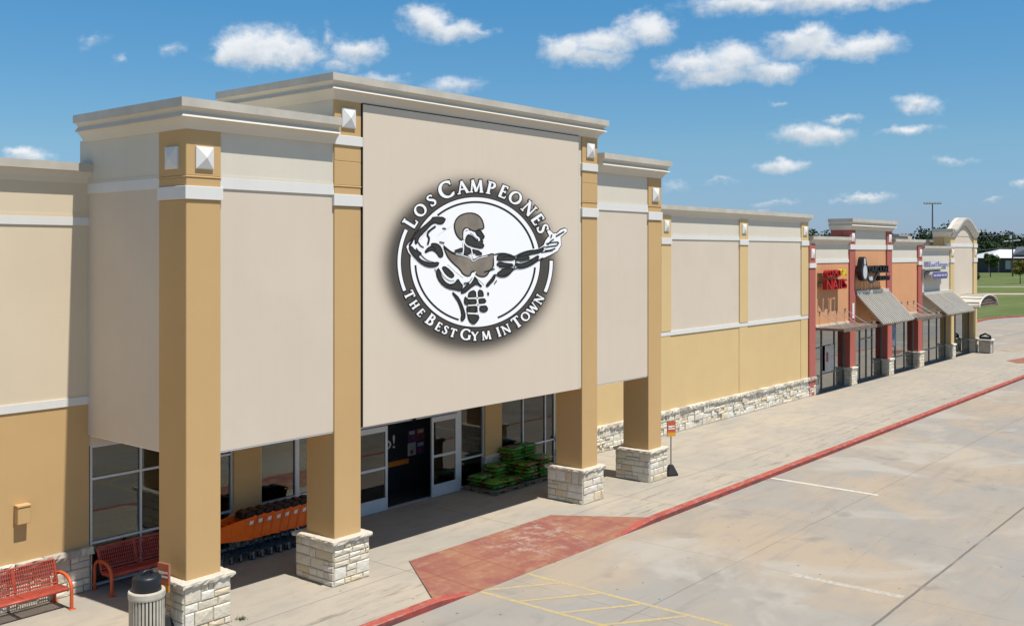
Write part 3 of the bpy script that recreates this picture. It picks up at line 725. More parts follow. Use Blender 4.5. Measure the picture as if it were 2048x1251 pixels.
# --- four pillars
def pillar(x0, tall, zt, left_face):
    x1 = x0 + .77; y1 = YT + .96; mb = MB()
    c = 'tan_stucco'
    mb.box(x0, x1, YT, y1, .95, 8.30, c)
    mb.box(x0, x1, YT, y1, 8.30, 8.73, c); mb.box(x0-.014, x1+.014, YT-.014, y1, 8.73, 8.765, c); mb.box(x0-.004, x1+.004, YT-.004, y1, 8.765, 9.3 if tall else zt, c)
    if tall: mb.box(x0+.001, x1+.004, YT-.004, YT+.06, 9.3, zt, c)
    p = mb.build('pillar', store, bevel=.012)
    mb = MB(); mb.box(x0-.035, x1+.035, YT-.035, y1+.01, 8.31, 8.565, 'white_trim'); mb.build('cap_band', p, bevel=.006)
    if tall: mb = MB(); mb.box(x0-.03, x1+.035, YT-.035, YT+.07, 9.655, 9.87, 'white_trim'); mb.build('cap_band', p, bevel=.006)
    za, zb = (10.04, 10.48) if tall else (8.90, 9.335)
    mb = MB(); pyramid(mb, x0+.19, x0+.585, za, zb, YT-.004, .11, 'white_trim'); mb.build('ornament', p)
    if left_face: mb = MB(); pyramid(mb, YT+.24, YT+.68, za, zb, x0-.004, .11, 'white_trim', True); mb.build('ornament', p)
    mb = MB(); bx0, bx1, by0, by1 = x0-.12, x1+.13, YT-.12, YT+1.16
    mb.box(bx0, bx1, by0, by1, 0, .90, 'mortar')
    stones(mb, (bx0, by0, 0), (1, 0), bx1-bx0, .90, rnd, (0, -1), .035); stones(mb, (bx1, by0, 0), (0, 1), by1-by0, .90, rnd, (1, 0), .035)
    stones(mb, (bx0, by1, 0), (0, -1), by1-by0, .90, rnd, (-1, 0), .035); stones(mb, (bx1, by1, 0), (-1, 0), bx1-bx0, .90, rnd, (0, 1), .035)
    mb.build('stone_base', p)
    mb = MB(); rough_slab(mb, bx0-.07, bx1+.07, by0-.07, by1+.07, .90, 1.0, rnd, 'cap_stone', .014, .08); mb.build('stone_cap', p)
pillar(10.90, False, 9.66, True); pillar(14.57, True, 10.65, False); pillar(23.86, True, 10.65, False); pillar(27.465, False, 9.66, False)
# --- roof, back and ends of the store
mb = MB(); mb.box(-6, 48.7, 21.31, 62, 8.55, 8.7, 'roof_gravel'); mb.box(-6, 48.7, 61.8, 62, 0, 8.9, 'wing_cream_stucco'); mb.box(-6, -5.7, 21.31, 61.8, 0, 8.9, 'wing_cream_stucco')
mb.box(48.4, 48.7, 21.42, 61.8, 0, 8.9, 'wing_cream_stucco'); mb.build('roof', store)
# --- entrance wall under the towers
mb = MB()
mb.box(10.95, 27.62, YG, 21.29, 3.1, 3.353, 'cream_stucco')
mb.box(15.78, 18.1, YG+.01, 21.29, 3.0, 3.1, 'cream_stucco')
for (a, b) in ((14.63, 15.43), (23.93, 24.73)):
    mb.box(a, b, YG-.06, 21.25, .85, 3.1, 'tan_stucco'); mb.box(a, b, YG-.03, 21.25, 0, .85, 'mortar')
    stones(mb, (a-.04, YG-.03, 0), (1, 0), b-a+.08, .78, rnd, (0, -1), .07)
    rough_slab(mb, a-.07, b+.07, YG-.14, YG+.05, .78, .90, rnd, 'cap_stone', .014)
mb.build('entrance_wall', store)
window(store, 11.0, 14.63, .04, 3.1, YG, [12.2, 13.4], [(2.37, 11.05, 14.58), (.98, 11.05, 14.58)])
window(store, 15.43, 17.95, .04, 3.0, YG, [(16.6, .13)], [(.98, 15.48, 17.9)])
window(store, 22.82, 23.93, .04, 3.1, YG, [], [(.92, 22.87, 23.88)])
window(store, 24.73, 27.62, .04, 3.1, YG, [25.9, 27.1], [(.88, 24.78, 27.57)])
# sliding door: header, jambs and two leaves
mb = MB(); mb.box(17.95, 22.81, YG-.02, YG+.14, 2.40, 3.098, 'aluminium'); mb.box(17.95, 18.07, YG-.01, YG+.13, 0.0, 2.40, 'aluminium'); mb.box(22.66, 22.81, YG-.01, YG+.13, 0.0, 2.40, 'aluminium')
mb.box(17.95, 22.81, YG-.03, YG+.16, .001, .012, 'aluminium')
door = mb.build('entrance_door', store, bevel=.006)
def leaf(a, b, y):
    mb = MB(); q = .085
    mb.box(a, a+q, y, y+.05, .02, 2.39, 'aluminium'); mb.box(b-q, b, y, y+.05, .02, 2.39, 'aluminium')
    mb.box(a+q, b-q, y+.002, y+.048, .02, .38, 'aluminium'); mb.box(a+q, b-q, y+.002, y+.048, 1.185, 1.255, 'aluminium'); mb.box(a+q, b-q, y+.002, y+.048, 2.24, 2.39, 'aluminium')
    mb.box(a+q*.5, b-q*.5, y+.022, y+.03, .3, 2.3, 'store_glass')
    return mb.build('door_leaf', door)
leaf(18.62, 19.72, YG-.075); leaf(21.50, 22.62, YG-.075)
mb = MB(); mb.box(18.07, 18.62, YG+.05, YG+.058, .02, 2.4, 'store_glass'); mb.build('side_light', door)
mb = MB(); mb.lathe([(0,-.06),(.035,-.055),(.06,-.02),(.065,.0),(.0,.0)], (20.75, YG-.10, 2.46), 'lid_black', 12); mb.box(20.7,20.8,YG-.12,YG-.02,2.46,2.52,'lid_black'); mb.build('door_sensor', door)
# interior shell: floor, walls, ceiling
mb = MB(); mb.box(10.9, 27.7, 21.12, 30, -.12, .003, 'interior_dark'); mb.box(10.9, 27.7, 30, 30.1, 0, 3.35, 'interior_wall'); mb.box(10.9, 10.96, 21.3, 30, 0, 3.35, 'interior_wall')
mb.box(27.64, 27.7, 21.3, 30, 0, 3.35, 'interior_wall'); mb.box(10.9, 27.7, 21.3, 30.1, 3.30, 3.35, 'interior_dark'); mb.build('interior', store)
# ================================================================== things inside the entrance
brd = thing('greeting_board', 'dark navy display wall with white greeting letters just inside the open sliding door', 'display board', (21, 22.45, 0))
mb = MB(); mb.box(18.4, 23.4, 22.45, 22.55, 0.0, 3.0, 'board_navy'); mb.build('panel', brd)
mb = MB(); add_text(mb, 'Hello!', 19.85, 21.44, 1.32, 1.72, 22.43, .018, 'white_paint'); mb.build('lettering', brd)
mb = MB(); mb.box(19.3, 22.02, 22.425, 22.449, .765, .915, 'orange_stripe'); mb.build('orange_rail', brd)
for i, (a, b, za, zb, mt_) in enumerate(((22.0,22.34,1.40,1.78,'poster_purple'),(22.37,22.72,1.40,1.78,'poster_red'),(22.0,22.34,.98,1.37,'poster_white'),(22.37,22.72,.98,1.37,'poster_purple'))):
    mb = MB(); mb.box(a, b, 22.435, 22.449, za, zb, mt_); mb.box(a+.05, b-.05, 22.43, 22.436, zb-.15, zb-.04, 'poster_white'); mb.box(a+.09, b-.12, 22.43, 22.436, za+.04, za+.17, 'poster_red' if i != 1 else 'poster_purple')
    mb.build('poster', brd)
def crate(nm, lab, x0, x1, y0, y1, z0, z1, mt_, cat):
    t = thing(nm, lab, cat, ((x0+x1)/2, (y0+y1)/2, z0))
    mb = MB(); mb.box(x0, x1, y0, y1, z0, z1, mt_); mb.build('carcass', t, bevel=.02)
    mb = MB(); mb.box(x0-.02, x1+.02, y0-.02, y1+.02, z1+.001, z1+.03, 'bronze_frame'); mb.build('top', t)
crate('display_bin', 'orange display bin behind the narrow window right of the sliding door', 22.95, 23.6, 21.35, 21.9, .01, .62, 'orange_stripe', 'display bin')
mb = MB(); mb.box(23.35, 23.82, 21.26, 21.28, .50, .86, 'yellow_letter'); mb.box(23.42,23.75,21.252,21.259,.72,.80,'orange_stripe')
tag(mb.build('price_card', loc=(23.6, 21.27, .5)), 'yellow card standing behind the narrow window right of the sliding door', 'card')
grill = thing('grill', 'black hooded grill on display behind the window past the mulch bags', 'grill', (25.4, 21.9, 0))
mb = MB(); mb.box(24.95,25.85,21.6,22.15,.02,.78,'cart_black'); mb.build('cabinet', grill, bevel=.02)
mb = MB(); mb.tube([(24.95,21.88,1.05),(25.85,21.88,1.05)], .27, 'lid_black', 14); mb.build('hood', grill)
mb = MB(); mb.box(25.87,26.3,21.62,22.1,.80,.84,'aluminium'); mb.build('side_shelf', grill)
mb = MB(); mb.box(24.85,27.3,21.4,22.6,2.05,2.09,'poster_white'); mb.box(24.9,24.94,22.5,22.54,.02,2.05,'aluminium'); mb.box(27.2,27.24,22.5,22.54,.02,2.05,'aluminium'); mb.box(24.9,24.94,21.45,21.49,.02,2.05,'aluminium'); mb.box(27.2,27.24,21.45,21.49,.02,2.05,'aluminium')
tag(mb.build('display_rack', loc=(26, 22, 0)), 'pale metal display rack inside the store above the black grill', 'rack')

# ================================================================== GYM SIGN
sign = thing('wall_sign', 'huge cream gym sign with black and white bodybuilder emblem on the tall tower', 'sign', (19.5, 17.1, 3.39))
YB = 17.105
mb = MB(); mb.box(15.352, 23.645, YB+.012, YT+.05, 3.347, 10.64, 'black_line'); mb.build('backing', sign)
mb = MB(); mb.box(15.366, 23.625, YB, YB+.03, 3.352, 10.615, 'board_face'); mb.build('board', sign)
# emblem artwork is drawn on a grid (ex right, ey down) and laid on the board face
EC = (642.0, 655.0)
def on_board(ex, ey, k=0.0):
    y = YB - k; a = ex*1.46466e-4 - 0.130693; t = 17.105/(0.63862 - 0.76952*a)
    return (t*(0.76952 + 0.63862*a), y, 7.3 + (173 - ey/3.38)/2020*t)
def fill(mb, pts, mat, k): mb.poly([on_board(x, y, k) for x, y in pts], mat)
def smooth_pts(pts, closed=False, it=2):
    for _ in range(it):
        q = []; n = len(pts)
        for i in range(n if closed else n-1):
            a, b = pts[i], pts[(i+1) % n]
            q += [(a[0]*.75+b[0]*.25, a[1]*.75+b[1]*.25), (a[0]*.25+b[0]*.75, a[1]*.25+b[1]*.75)]
        if not closed: q = [pts[0]] + q + [pts[-1]]
        pts = q
    return pts
def stroke(mb, pts, wd, mat, k, closed=False):
    """ribbon of width wd (number, or per-point list) in grid units"""
    n = len(pts); W = wd if isinstance(wd, (list, tuple)) else [wd]*n; L = []; Rr = []
    for i in range(n):
        p = Vector(pts[i]); a = Vector(pts[(i-1) % n] if closed or i > 0 else pts[i]); b = Vector(pts[(i+1) % n] if closed or i < n-1 else pts[i])
        t = (b-a); t = t.normalized() if t.length > 1e-6 else Vector((1, 0)); nn = Vector((-t.y, t.x))*W[i]/2
        L.append(on_board(*(p+nn), k)); Rr.append(on_board(*(p-nn), k))
    vs = L + Rr; fs = [(i, (i+1) % n, n+(i+1) % n, n+i) for i in range(n if closed else n-1)]
    mb.add(vs, fs, mat)
def arc(r, a0, a1, n=48, c=EC): return [(c[0]+r*math.cos(R(a0+(a1-a0)*i/n)), c[1]-r*math.sin(R(a0+(a1-a0)*i/n))) for i in range(n+1)]
# drop shadow of the emblem, printed as dark colour, ink strength held per vertex
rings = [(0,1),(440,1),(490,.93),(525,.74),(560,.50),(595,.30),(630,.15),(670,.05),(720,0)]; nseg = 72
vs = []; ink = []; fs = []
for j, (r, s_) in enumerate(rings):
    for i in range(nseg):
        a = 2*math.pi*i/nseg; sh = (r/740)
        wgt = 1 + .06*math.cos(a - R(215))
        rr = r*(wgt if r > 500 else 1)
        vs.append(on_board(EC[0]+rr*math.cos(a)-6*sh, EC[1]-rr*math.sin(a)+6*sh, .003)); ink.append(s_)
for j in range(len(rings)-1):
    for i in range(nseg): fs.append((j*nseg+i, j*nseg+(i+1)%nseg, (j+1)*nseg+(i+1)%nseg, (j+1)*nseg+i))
mb = MB(); mb.add(vs, fs, 'printed_drop_shadow'); h = mb.build('printed_drop_shadow', sign, smooth=True)
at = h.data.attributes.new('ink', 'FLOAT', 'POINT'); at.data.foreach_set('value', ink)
mb = MB(); mb.poly([on_board(x, y, .006) for x, y in arc(444, 0, 360, 96)[:-1]], 'emblem_black'); mb.poly([on_board(x, y, .012) for x, y in arc(437, 0, 360, 96)[:-1]], 'emblem_white')
mb.build('disc', sign)
mb = MB()
for a0, a1 in ((129, 13), (-5, -68), (183, 254)): stroke(mb, arc(405, a0, a1), 13, 'emblem_black', .015)
mb.build('disc_ring', sign)
for a0, a1 in ((155, 202), (1, -23)):
    mb = MB(); stroke(mb, arc(514, a0+.8, a1-.8 if a1 < a0 else a1+.8), 33, 'emblem_black', .008); stroke(mb, arc(514, a0, a1), 21, 'emblem_white', .012); mb.build('arc_bar', sign)
# figure
mb = MB(); K0 = .016
WH = [[(545,350),(455,350),(452,405),(360,372),(300,398),(245,450),(216,500),(188,532),(176,552),(190,590),(225,632),(290,682),(390,684),(430,600),(380,480),(470,420)],
      [(1060,572),(1105,540),(1116,512),(1128,494),(1143,478),(1128,450),(1136,436),(1152,446),(1168,462),(1192,462),(1222,436),(1248,428),(1262,434),(1258,452),(1218,486),(1222,540),(1198,580),(1150,606),(1098,630),(1070,650),(1030,660)]]
for p in WH: stroke(mb, p, 12, 'emblem_black', .0055, True); fill(mb, p, 'emblem_white', K0)
BR = [[(535,498),(510,465),(499,420),(503,385),(520,355),(552,333),(605,322),(650,331),(683,360),(697,400),(700,432),(655,434),(660,452),(638,446),(612,440),(590,424),(568,427),(556,447),(560,490),(552,508)],
      [(425,548),(448,570),(480,588),(510,602),(560,606),(600,620),(624,650),(650,628),(720,611),(758,597),(772,610),(764,640),(762,692),(738,712),(720,745),(690,757),(645,742),(640,716),(616,720),(604,752),(562,742),(535,700),(500,670),(470,640),(452,615)]]
for p in BR: q = smooth_pts(p, True, 1); fill(mb, q, 'emblem_brown', K0+.002); stroke(mb, q, 9, 'emblem_black', K0+.003, True)
GA = lambda L: [(101.4+a*.4593, 33.8+b*.4593) for a, b in L]
DK = [[(590,470),(575,500),(580,530),(630,552),(690,562),(700,538),(682,530),(694,515),(680,505),(704,486),(690,465),(675,440),(640,442),(655,470),(664,500),(652,512),(630,490),(610,475)],
      [(492,582),(530,568),(552,560),(556,576),(545,588)],[(568,522),(575,545),(605,562),(613,592),(585,604),(562,605)],[(620,565),(655,575),(692,602),(660,607),(642,602),(628,590)],
      GA([(550,690),(745,700),(700,785),(640,795),(580,770),(520,800),(450,880),(400,930),(340,990),(320,1070),(290,1090),(290,1010),(270,1000),(230,1090),(190,1115),(230,1050),(270,960),(350,880),(450,800),(530,730)]),
      [(190,550),(212,550),(226,572),(258,584),(280,600),(252,612),(268,637),(302,655),(346,664),(396,654),(386,680),(340,690),(290,676),(240,632),(205,590)],
      [(300,585),(320,560),(348,546),(342,530),(380,530),(410,555),(425,612),(400,626),(385,600),(360,576),(330,576),(306,592)],
      [(417,689),(442,686),(500,742),(485,759),(461,764),(451,744),(437,730),(422,715)],
      [(388,694),(376,735),(403,793),(451,832),(514,842),(539,851),(558,817),(534,790),(524,767),(505,798),(471,810),(437,793),(410,754),(400,712)],
      [(539,866),(568,861),(594,838),(620,817),(650,800),(692,828),(660,795),(640,752),(620,765),(598,800),(566,826)],
      [(480,853),(508,876),(530,898),(560,966),(575,1024),(553,1053),(543,1046),(552,997),(527,924),(508,897)],
      [(592,888),(600,858),(640,844),(645,895),(612,897)],[(662,842),(690,850),(696,890),(660,892)],[(572,884),(582,905),(640,903),(648,935),(592,946),(566,934)],[(664,910),(700,898),(716,926),(664,936)],
      [(582,950),(655,953),(655,992),(600,1002),(640,1010),(668,1024),(655,1050),(628,1077),(598,1050),(588,1000)],[(668,960),(710,948),(727,972),(706,992),(674,986)],
      [(790,612),(830,597),(880,605),(906,624),(900,641),(850,640),(788,646)],[(783,674),(800,655),(850,665),(902,670),(880,682),(820,686)],[(785,736),(812,714),(830,700),(902,694),(886,720),(850,746),(808,753)],
      [(912,636),(948,600),(1000,580),(1060,578),(1112,558),(1080,592),(1012,602),(992,615),(1012,630),(962,641),(928,646)],[(918,660),(942,672),(990,660),(1040,626),(1072,608),(1062,640),(1012,676),(950,696),(918,681)],
      [(712,812),(748,772),(776,730),(772,768),(742,800),(722,822)]]
for i, p in enumerate(DK):
    q = smooth_pts(p, True, 1); fill(mb, q, 'emblem_grey', K0+.005+.0006*(i % 3)); stroke(mb, q, 9, 'emblem_black', K0+.008, True)
LN = [([(255,520),(268,545),(292,556)],8),([(240,560),(300,640),(370,660)],6),([(345,548),(365,556),(372,575)],6),([(440,690),(470,715),(492,738)],6),([(930,622),(985,610),(1030,600)],6),([(940,655),(1000,645),(1050,622)],6),([(820,625),(860,612),(895,622)],6),([(800,690),(850,690),(905,684)],6),([(590,905),(610,940),(600,990)],6),([(640,930),(644,990)],6),([(1085,590),(1120,585),(1165,576)],7),([(1130,540),(1150,512),(1172,500)],7),([(768,606),(800,596),(850,596),(906,621),(936,600),(1000,577),(1064,574),(1110,550)],8),([(776,738),(812,757),(860,750),(905,694),(950,699),(1010,681),(1066,642),(1100,626)],8),([(905,621),(918,648),(906,690)],7),([(372,413),(325,447),(314,475),(331,492),(318,538)],13),([(397,519),(431,526)],9),([(418,427),(442,430)],9),([(425,545),(450,567),(480,590),(520,603),(560,607)],11),
      ([(562,800),(608,792),(640,762)],10),([(1158,470),(1150,492)],9),([(1185,482),(1242,448)],9),([(1120,532),(1160,522),(1202,520)],8),([(1112,556),(1150,548),(1192,545),(1204,522)],8),([(1110,578),(1150,575),(1182,562)],8),
      ([(365,700),(378,722)],5),([(700,722),(770,700)],8),([(725,858),(730,878)],11),([(768,802),(786,778)],6),([(452,812),(486,812)],6)]
for p, wd in LN: stroke(mb, smooth_pts(p), wd, 'emblem_black', K0+.010)
WL = [([(563,500),(562,452),(574,432),(592,433)],8),([(608,448),(628,462),(640,480),(666,496),(664,512)],11),([(556,508),(562,560),(555,606)],7),([(560,515),(580,548),(624,564),(662,572)],6),([(612,562),(628,640),(636,600)],6),
      ([(508,600),(560,612),(604,626),(626,655),(652,630),(722,614)],5),([(770,610),(772,700)],8),([(650,850),(652,900),(658,940),(662,1000)],9),([(590,900),(650,898),(700,894)],8),([(590,948),(720,940)],8),([(588,1000),(668,1004)],9),
      ([(405,700),(430,745),(470,775),(500,768)],13),([(640,720),(622,772),(600,800)],8),([(640,748),(680,778),(702,800)],8),([(268,498),(300,455),(330,430)],6),([(455,660),(520,720),(560,752)],6)]
for p, wd in WL: stroke(mb, smooth_pts(p), wd, 'emblem_white', K0+.012)
mb.build('figure', sign)
# serif lettering, drawn with thick and thin strokes in a unit-height box
TK, TN = .17, .085
def ell(cx_, cy_, rx, ry, a0, a1, n=16): return [(cx_+rx*math.cos(R(a0+(a1-a0)*i/n)), cy_+ry*math.sin(R(a0+(a1-a0)*i/n))) for i in range(n+1)]
def ellw(a0, a1, n=16): return [TN + (TK-TN)*abs(math.cos(R(a0+(a1-a0)*i/n))) for i in range(n+1)]
def sf(x, y, w_=.34): return ([(x-w_/2, y), (x+w_/2, y)], .055)
GL = {
 'L': (.62, [([(.18,0),(.18,1)],TK), ([(.1,.04),(.60,.04)],.085), ([(.58,0),(.60,.24)],.06), sf(.18,.97)]),
 'O': (.95, [(ell(.475,.5,.40,.46,0,360,28), ellw(0,360,28))]),
 'S': (.58, [([(.50,.80),(.42,.93),(.28,.955),(.14,.88),(.12,.74),(.24,.60),(.40,.47),(.50,.32),(.46,.14),(.32,.05),(.16,.07),(.07,.22)], [.06,.08,.09,.11,.13,.16,.17,.15,.12,.09,.08,.06]), ([(.50,.74),(.51,.97)],.05), ([(.07,.03),(.06,.28)],.05)]),
 'C': (.80, [(ell(.47,.5,.40,.46,48,312,22), ellw(48,312,22)), ([(.73,.70),(.75,.96)],.055), ([(.74,.10),(.77,.24)],.05)]),
 'A': (.86, [([(.10,0),(.42,1)],TN), ([(.40,1),(.76,0)],TK), ([(.22,.34),(.64,.34)],.075), sf(.10,.03,.26), sf(.77,.03,.28)]),
 'M': (1.06, [([(.16,0),(.22,1)],TN), ([(.22,1),(.53,.06)],TK), ([(.53,.06),(.84,1)],TN), ([(.83,1),(.92,0)],TK), sf(.15,.03,.26), sf(.92,.03,.28)]),
 'P': (.66, [([(.18,0),(.18,1)],TK), ([(.18,.95),(.38,.96),(.54,.86),(.57,.72),(.50,.56),(.34,.48),(.2,.50)], [.07,.08,.13,.17,.13,.08,.06]), sf(.18,.03), sf(.12,.97,.22)]),
 'E': (.62, [([(.18,0),(.18,1)],TK), ([(.1,.96),(.54,.96)],.08), ([(.2,.52),(.46,.52)],.075), ([(.1,.04),(.58,.04)],.08), ([(.53,.80),(.54,.99)],.055), ([(.56,.01),(.60,.22)],.055), ([(.46,.42),(.46,.62)],.05)]),
 'N': (.92, [([(.16,0),(.16,.98)],TN), ([(.14,.98),(.78,.04)],TK), ([(.78,.0),(.78,1)],TN), sf(.15,.03,.28), sf(.78,.97,.28), sf(.08,.97,.16)]),
 'T': (.72, [([(.36,0),(.36,1)],TK), ([(.04,.95),(.68,.95)],.085), ([(.05,.78),(.04,.99)],.055), ([(.67,.78),(.68,.99)],.055), sf(.36,.03)]),
 'H': (.86, [([(.18,0),(.18,1)],TK), ([(.68,0),(.68,1)],TK), ([(.18,.51),(.68,.51)],.075), sf(.18,.03,.3), sf(.68,.03,.3), sf(.18,.97,.3), sf(.68,.97,.3)]),
 'B': (.70, [([(.18,0),(.18,1)],TK), ([(.18,.95),(.38,.95),(.52,.85),(.51,.65),(.38,.54),(.2,.53)], [.07,.08,.13,.15,.08,.06]), ([(.2,.53),(.44,.53),(.60,.40),(.60,.18),(.44,.06),(.18,.05)], [.06,.08,.14,.17,.09,.07]), sf(.12,.03,.2), sf(.12,.97,.2)]),
 'G': (.88, [(ell(.47,.5,.40,.46,48,330,24), ellw(48,330,24)), ([(.74,.72),(.75,.96)],.055), ([(.76,.06),(.76,.42)],TK*.9), sf(.76,.43,.26)]),
 'Y': (.76, [([(.06,1),(.38,.48)],TK), ([(.70,1),(.38,.48)],TN), ([(.38,0),(.38,.5)],TK), sf(.07,.97,.24), sf(.69,.97,.22), sf(.38,.03)]),
 'I': (.34, [([(.17,0),(.17,1)],TK), sf(.17,.03,.3), sf(.17,.97,.3)]),
 'W': (1.12, [([(.05,1),(.32,.02)],TK), ([(.32,.02),(.55,.92)],TN), ([(.53,.95),(.80,.02)],TK), ([(.80,.02),(1.04,1)],TN), sf(.05,.97,.24), sf(1.04,.97,.22)]),
}
def lettering(items, base_r, below):
    """items: (letter, angle in degrees, height). Letters stand on the circle of radius base_r"""
    mb = MB()
    for ch, ang, hgt in items:
        wd, sts = GL[ch]; c, s_ = math.cos(R(ang)), -math.sin(R(ang))
        rad = (c, s_); tan = (-s_, c) if not below else (s_, -c)
        if not below: tan = (-rad[1], rad[0])
        def mp(p):
            u = (p[0]-wd/2)*hgt*1.06; v = p[1]*hgt; r = base_r - v if below else base_r + v
            return (EC[0]+rad[0]*r+tan[0]*u, EC[1]+rad[1]*r+tan[1]*u)
        for j, (pts, wv) in enumerate(sts):
            if ch in 'SPBCG' and len(pts) > 3 and len(pts) < 14 and isinstance(wv, list):
                n0 = len(pts); q = smooth_pts(pts, False, 2); wq = [wv[min(n0-1, int(round(i*(n0-1)/(len(q)-1))))] for i in range(len(q))]
            else: q, wq = pts, (wv if isinstance(wv, list) else [wv]*len(pts))
            P_ = [mp(p) for p in q]
            ext = []
            for i, p in enumerate(P_): ext.append(p)
            a, b = Vector(P_[0]), Vector(P_[1]); d0 = (a-b).normalized()*8; a2, b2 = Vector(P_[-1]), Vector(P_[-2]); d1 = (a2-b2).normalized()*8
            O = [tuple(a+d0)] + P_[1:-1] + [tuple(a2+d1)]
            stroke(mb, O, [x*hgt+15 for x in wq], 'emblem_black', .007+.0005*j)
            stroke(mb, P_, [x*hgt*1.12+2 for x in wq], 'emblem_white', .011+.0005*j)
    return mb.build('lettering', sign)
def ang(x, y): return math.degrees(math.atan2(EC[1]-y, x-EC[0]))
lettering([(c, ang(x, y), h_) for c, x, y, h_ in (('L',186,376,92),('O',262,296,80),('S',340,232,80),('C',442,163,112),('A',556,150,84),('M',650,142,84),('P',752,146,84),('E',835,172,84),('O',912,225,84),('N',1000,300,84),('E',1062,366,84),('S',1100,428,80))], 470, False)
lettering([(c, ang(x, y), h_) for c, x, y, h_ in (('T',194,878,66),('H',230,944,56),('E',272,998,56),('B',338,1050,76),('E',394,1090,58),('S',441,1112,58),('T',494,1128,58),('G',578,1148,74),('Y',640,1152,58),('M',716,1146,58),('I',800,1126,64),('N',850,1108,60),('T',919,1055,74),('O',980,1020,58),('W',1031,968,58),('N',1077,908,58))], 529, True)

# ================================================================== SHOPS
def gx(x): return x
def shop(label, loc): return thing('shop_building', label, 'shop building', loc, 'shops along the far end of the row')
def pil(parent, a, b, zt, col, caps, orn, y=20.96, pier=True):
    mb = MB(); mb.box(a, b, y, 21.40, .9 if pier else 0, zt, col); p = mb.build('pilaster', parent, bevel=.008)
    for za, zb in caps: mb = MB(); mb.box(a-.03, b+.03, y-.04, 21.3, za, zb, 'white_trim'); mb.build('cap_band', p)
    for za, zb in orn: mb = MB(); c = (a+b)/2; pyramid(mb, c-.21, c+.21, za, zb, y, .10, 'white_trim'); mb.build('ornament', p)
    if pier:
        mb = MB(); mb.box(a-.03, b+.03, y-.08, 21.38, 0, .88, 'mortar'); stones(mb, (a-.03, y-.08, 0), (1,0), b-a+.06, .88, rnd, (0,-1), .035); stones(mb, (a-.03, 21.36, 0), (0,-1), .46, .88, rnd, (-1,0), .03)
        rough_slab(mb, a-.09, b+.09, y-.15, 21.3, .88, 1.0, rnd, 'cap_stone', .012); mb.build('stone_pier', p)
    return p
def shell(parent, x0, x1, zt, wallcols, zroof):
    """front wall above the glazing (list of (z0,z1,mat,proud)) plus roof, back and dark room"""
    mb = MB()
    for z0, z1, m_, k in wallcols: mb.box(x0, x1, 21.05-k, 21.4-k*.5, z0, z1, m_)
    mb.build('front_wall', parent)
    mb = MB(); mb.box(x0, x1, 21.45, 42, zroof-.25, zroof-.1, 'roof_gravel'); mb.box(x0, x1, 41.8, 42, 0, zroof-.26, 'wing_cream_stucco'); mb.build('roof', parent)
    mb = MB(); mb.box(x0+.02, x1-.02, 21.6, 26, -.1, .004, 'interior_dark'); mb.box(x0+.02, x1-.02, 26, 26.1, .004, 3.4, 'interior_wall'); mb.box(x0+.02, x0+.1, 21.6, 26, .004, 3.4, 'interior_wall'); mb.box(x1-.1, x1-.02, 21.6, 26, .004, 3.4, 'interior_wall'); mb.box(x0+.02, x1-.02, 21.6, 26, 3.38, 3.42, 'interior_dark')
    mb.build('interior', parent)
def sloped_awning(parent, x0, x1, yw, zw, yf, zf, nrib, split=None):
    a = MB(); n = nrib
    d = Vector((0, yf-yw, zf-zw)); up = Vector((0, -(zf-zw), (yf-yw))).normalized()
    if up.z < 0: up = -up
    p0 = Vector((x0, yw, zw)); p1 = Vector((x1, yw, zw))
    a.prism([tuple(p0), tuple(p1), tuple(p1+d), tuple(p0+d)], tuple(-up*.04), 'awning_pan_shade')
    for i in range(n+1):
        x = x0 + (x1-x0)*i/n; w_ = .05; q = Vector((x, yw, zw))
        a.prism([tuple(q+Vector((-w_,0,0))+up*.001), tuple(q+Vector((w_,0,0))+up*.001), tuple(q+d+Vector((w_,0,0))+up*.001), tuple(q+d+Vector((-w_,0,0))+up*.001)], tuple(up*.085), 'awning_metal')
    if split: x = split; a.prism([(x-.03,yw,zw+.05),(x+.03,yw,zw+.05),(x+.03,yf,zf+.05),(x-.03,yf,zf+.05)], tuple(up*.03), 'flashing_dark')
    a.box(x0-.05, x1+.05, yw-.1, yw+.12, zw-.02, zw+.16, 'awning_metal')
    o = a.build('awning', parent)
    for x in (x0+.08, (x0+x1)/2, x1-.08):
        s = MB(); s.tube([(x, yf+.12, zf-.02), (x, yw+.1, zf+.12)], .022, 'post_metal', 6); s.tube([(x, yf+.12, zf-.03), (x, yw+.1, zf-.45)], .022, 'post_metal', 6)
        s.tube([(x, (yf+yw)/2, (zf+zw)/2-.06), (x, yw+.1, zf+.12)], .018, 'post_metal', 6); s.build('strut', o)
    return o
def flat_canopy(parent, x0, x1, yf, z):
    mb = MB(); mb.box(x0, x1, yf, 21.06, z-.12, z, 'canopy_rust'); mb.box(x0-.02, x1+.02, yf-.04, yf+.001, z-.16, z+.02, 'canopy_rust'); mb.box(x0, x1, 20.98, 21.06, z+.001, z+.10, 'cornice_cream')
    o = mb.build('canopy', parent)
    for i in range(4): mb = MB(); x = x0 + (x1-x0)*(i+.5)/4; mb.tube([(x, yf+.2, z), (x, 21.02, z+.75)], .02, 'post_metal', 6); mb.box(x-.06, x+.06, 20.99, 21.06, z+.68, z+.82, 'post_metal'); mb.build('hanger_rod', o)
B = 'bronze_frame'
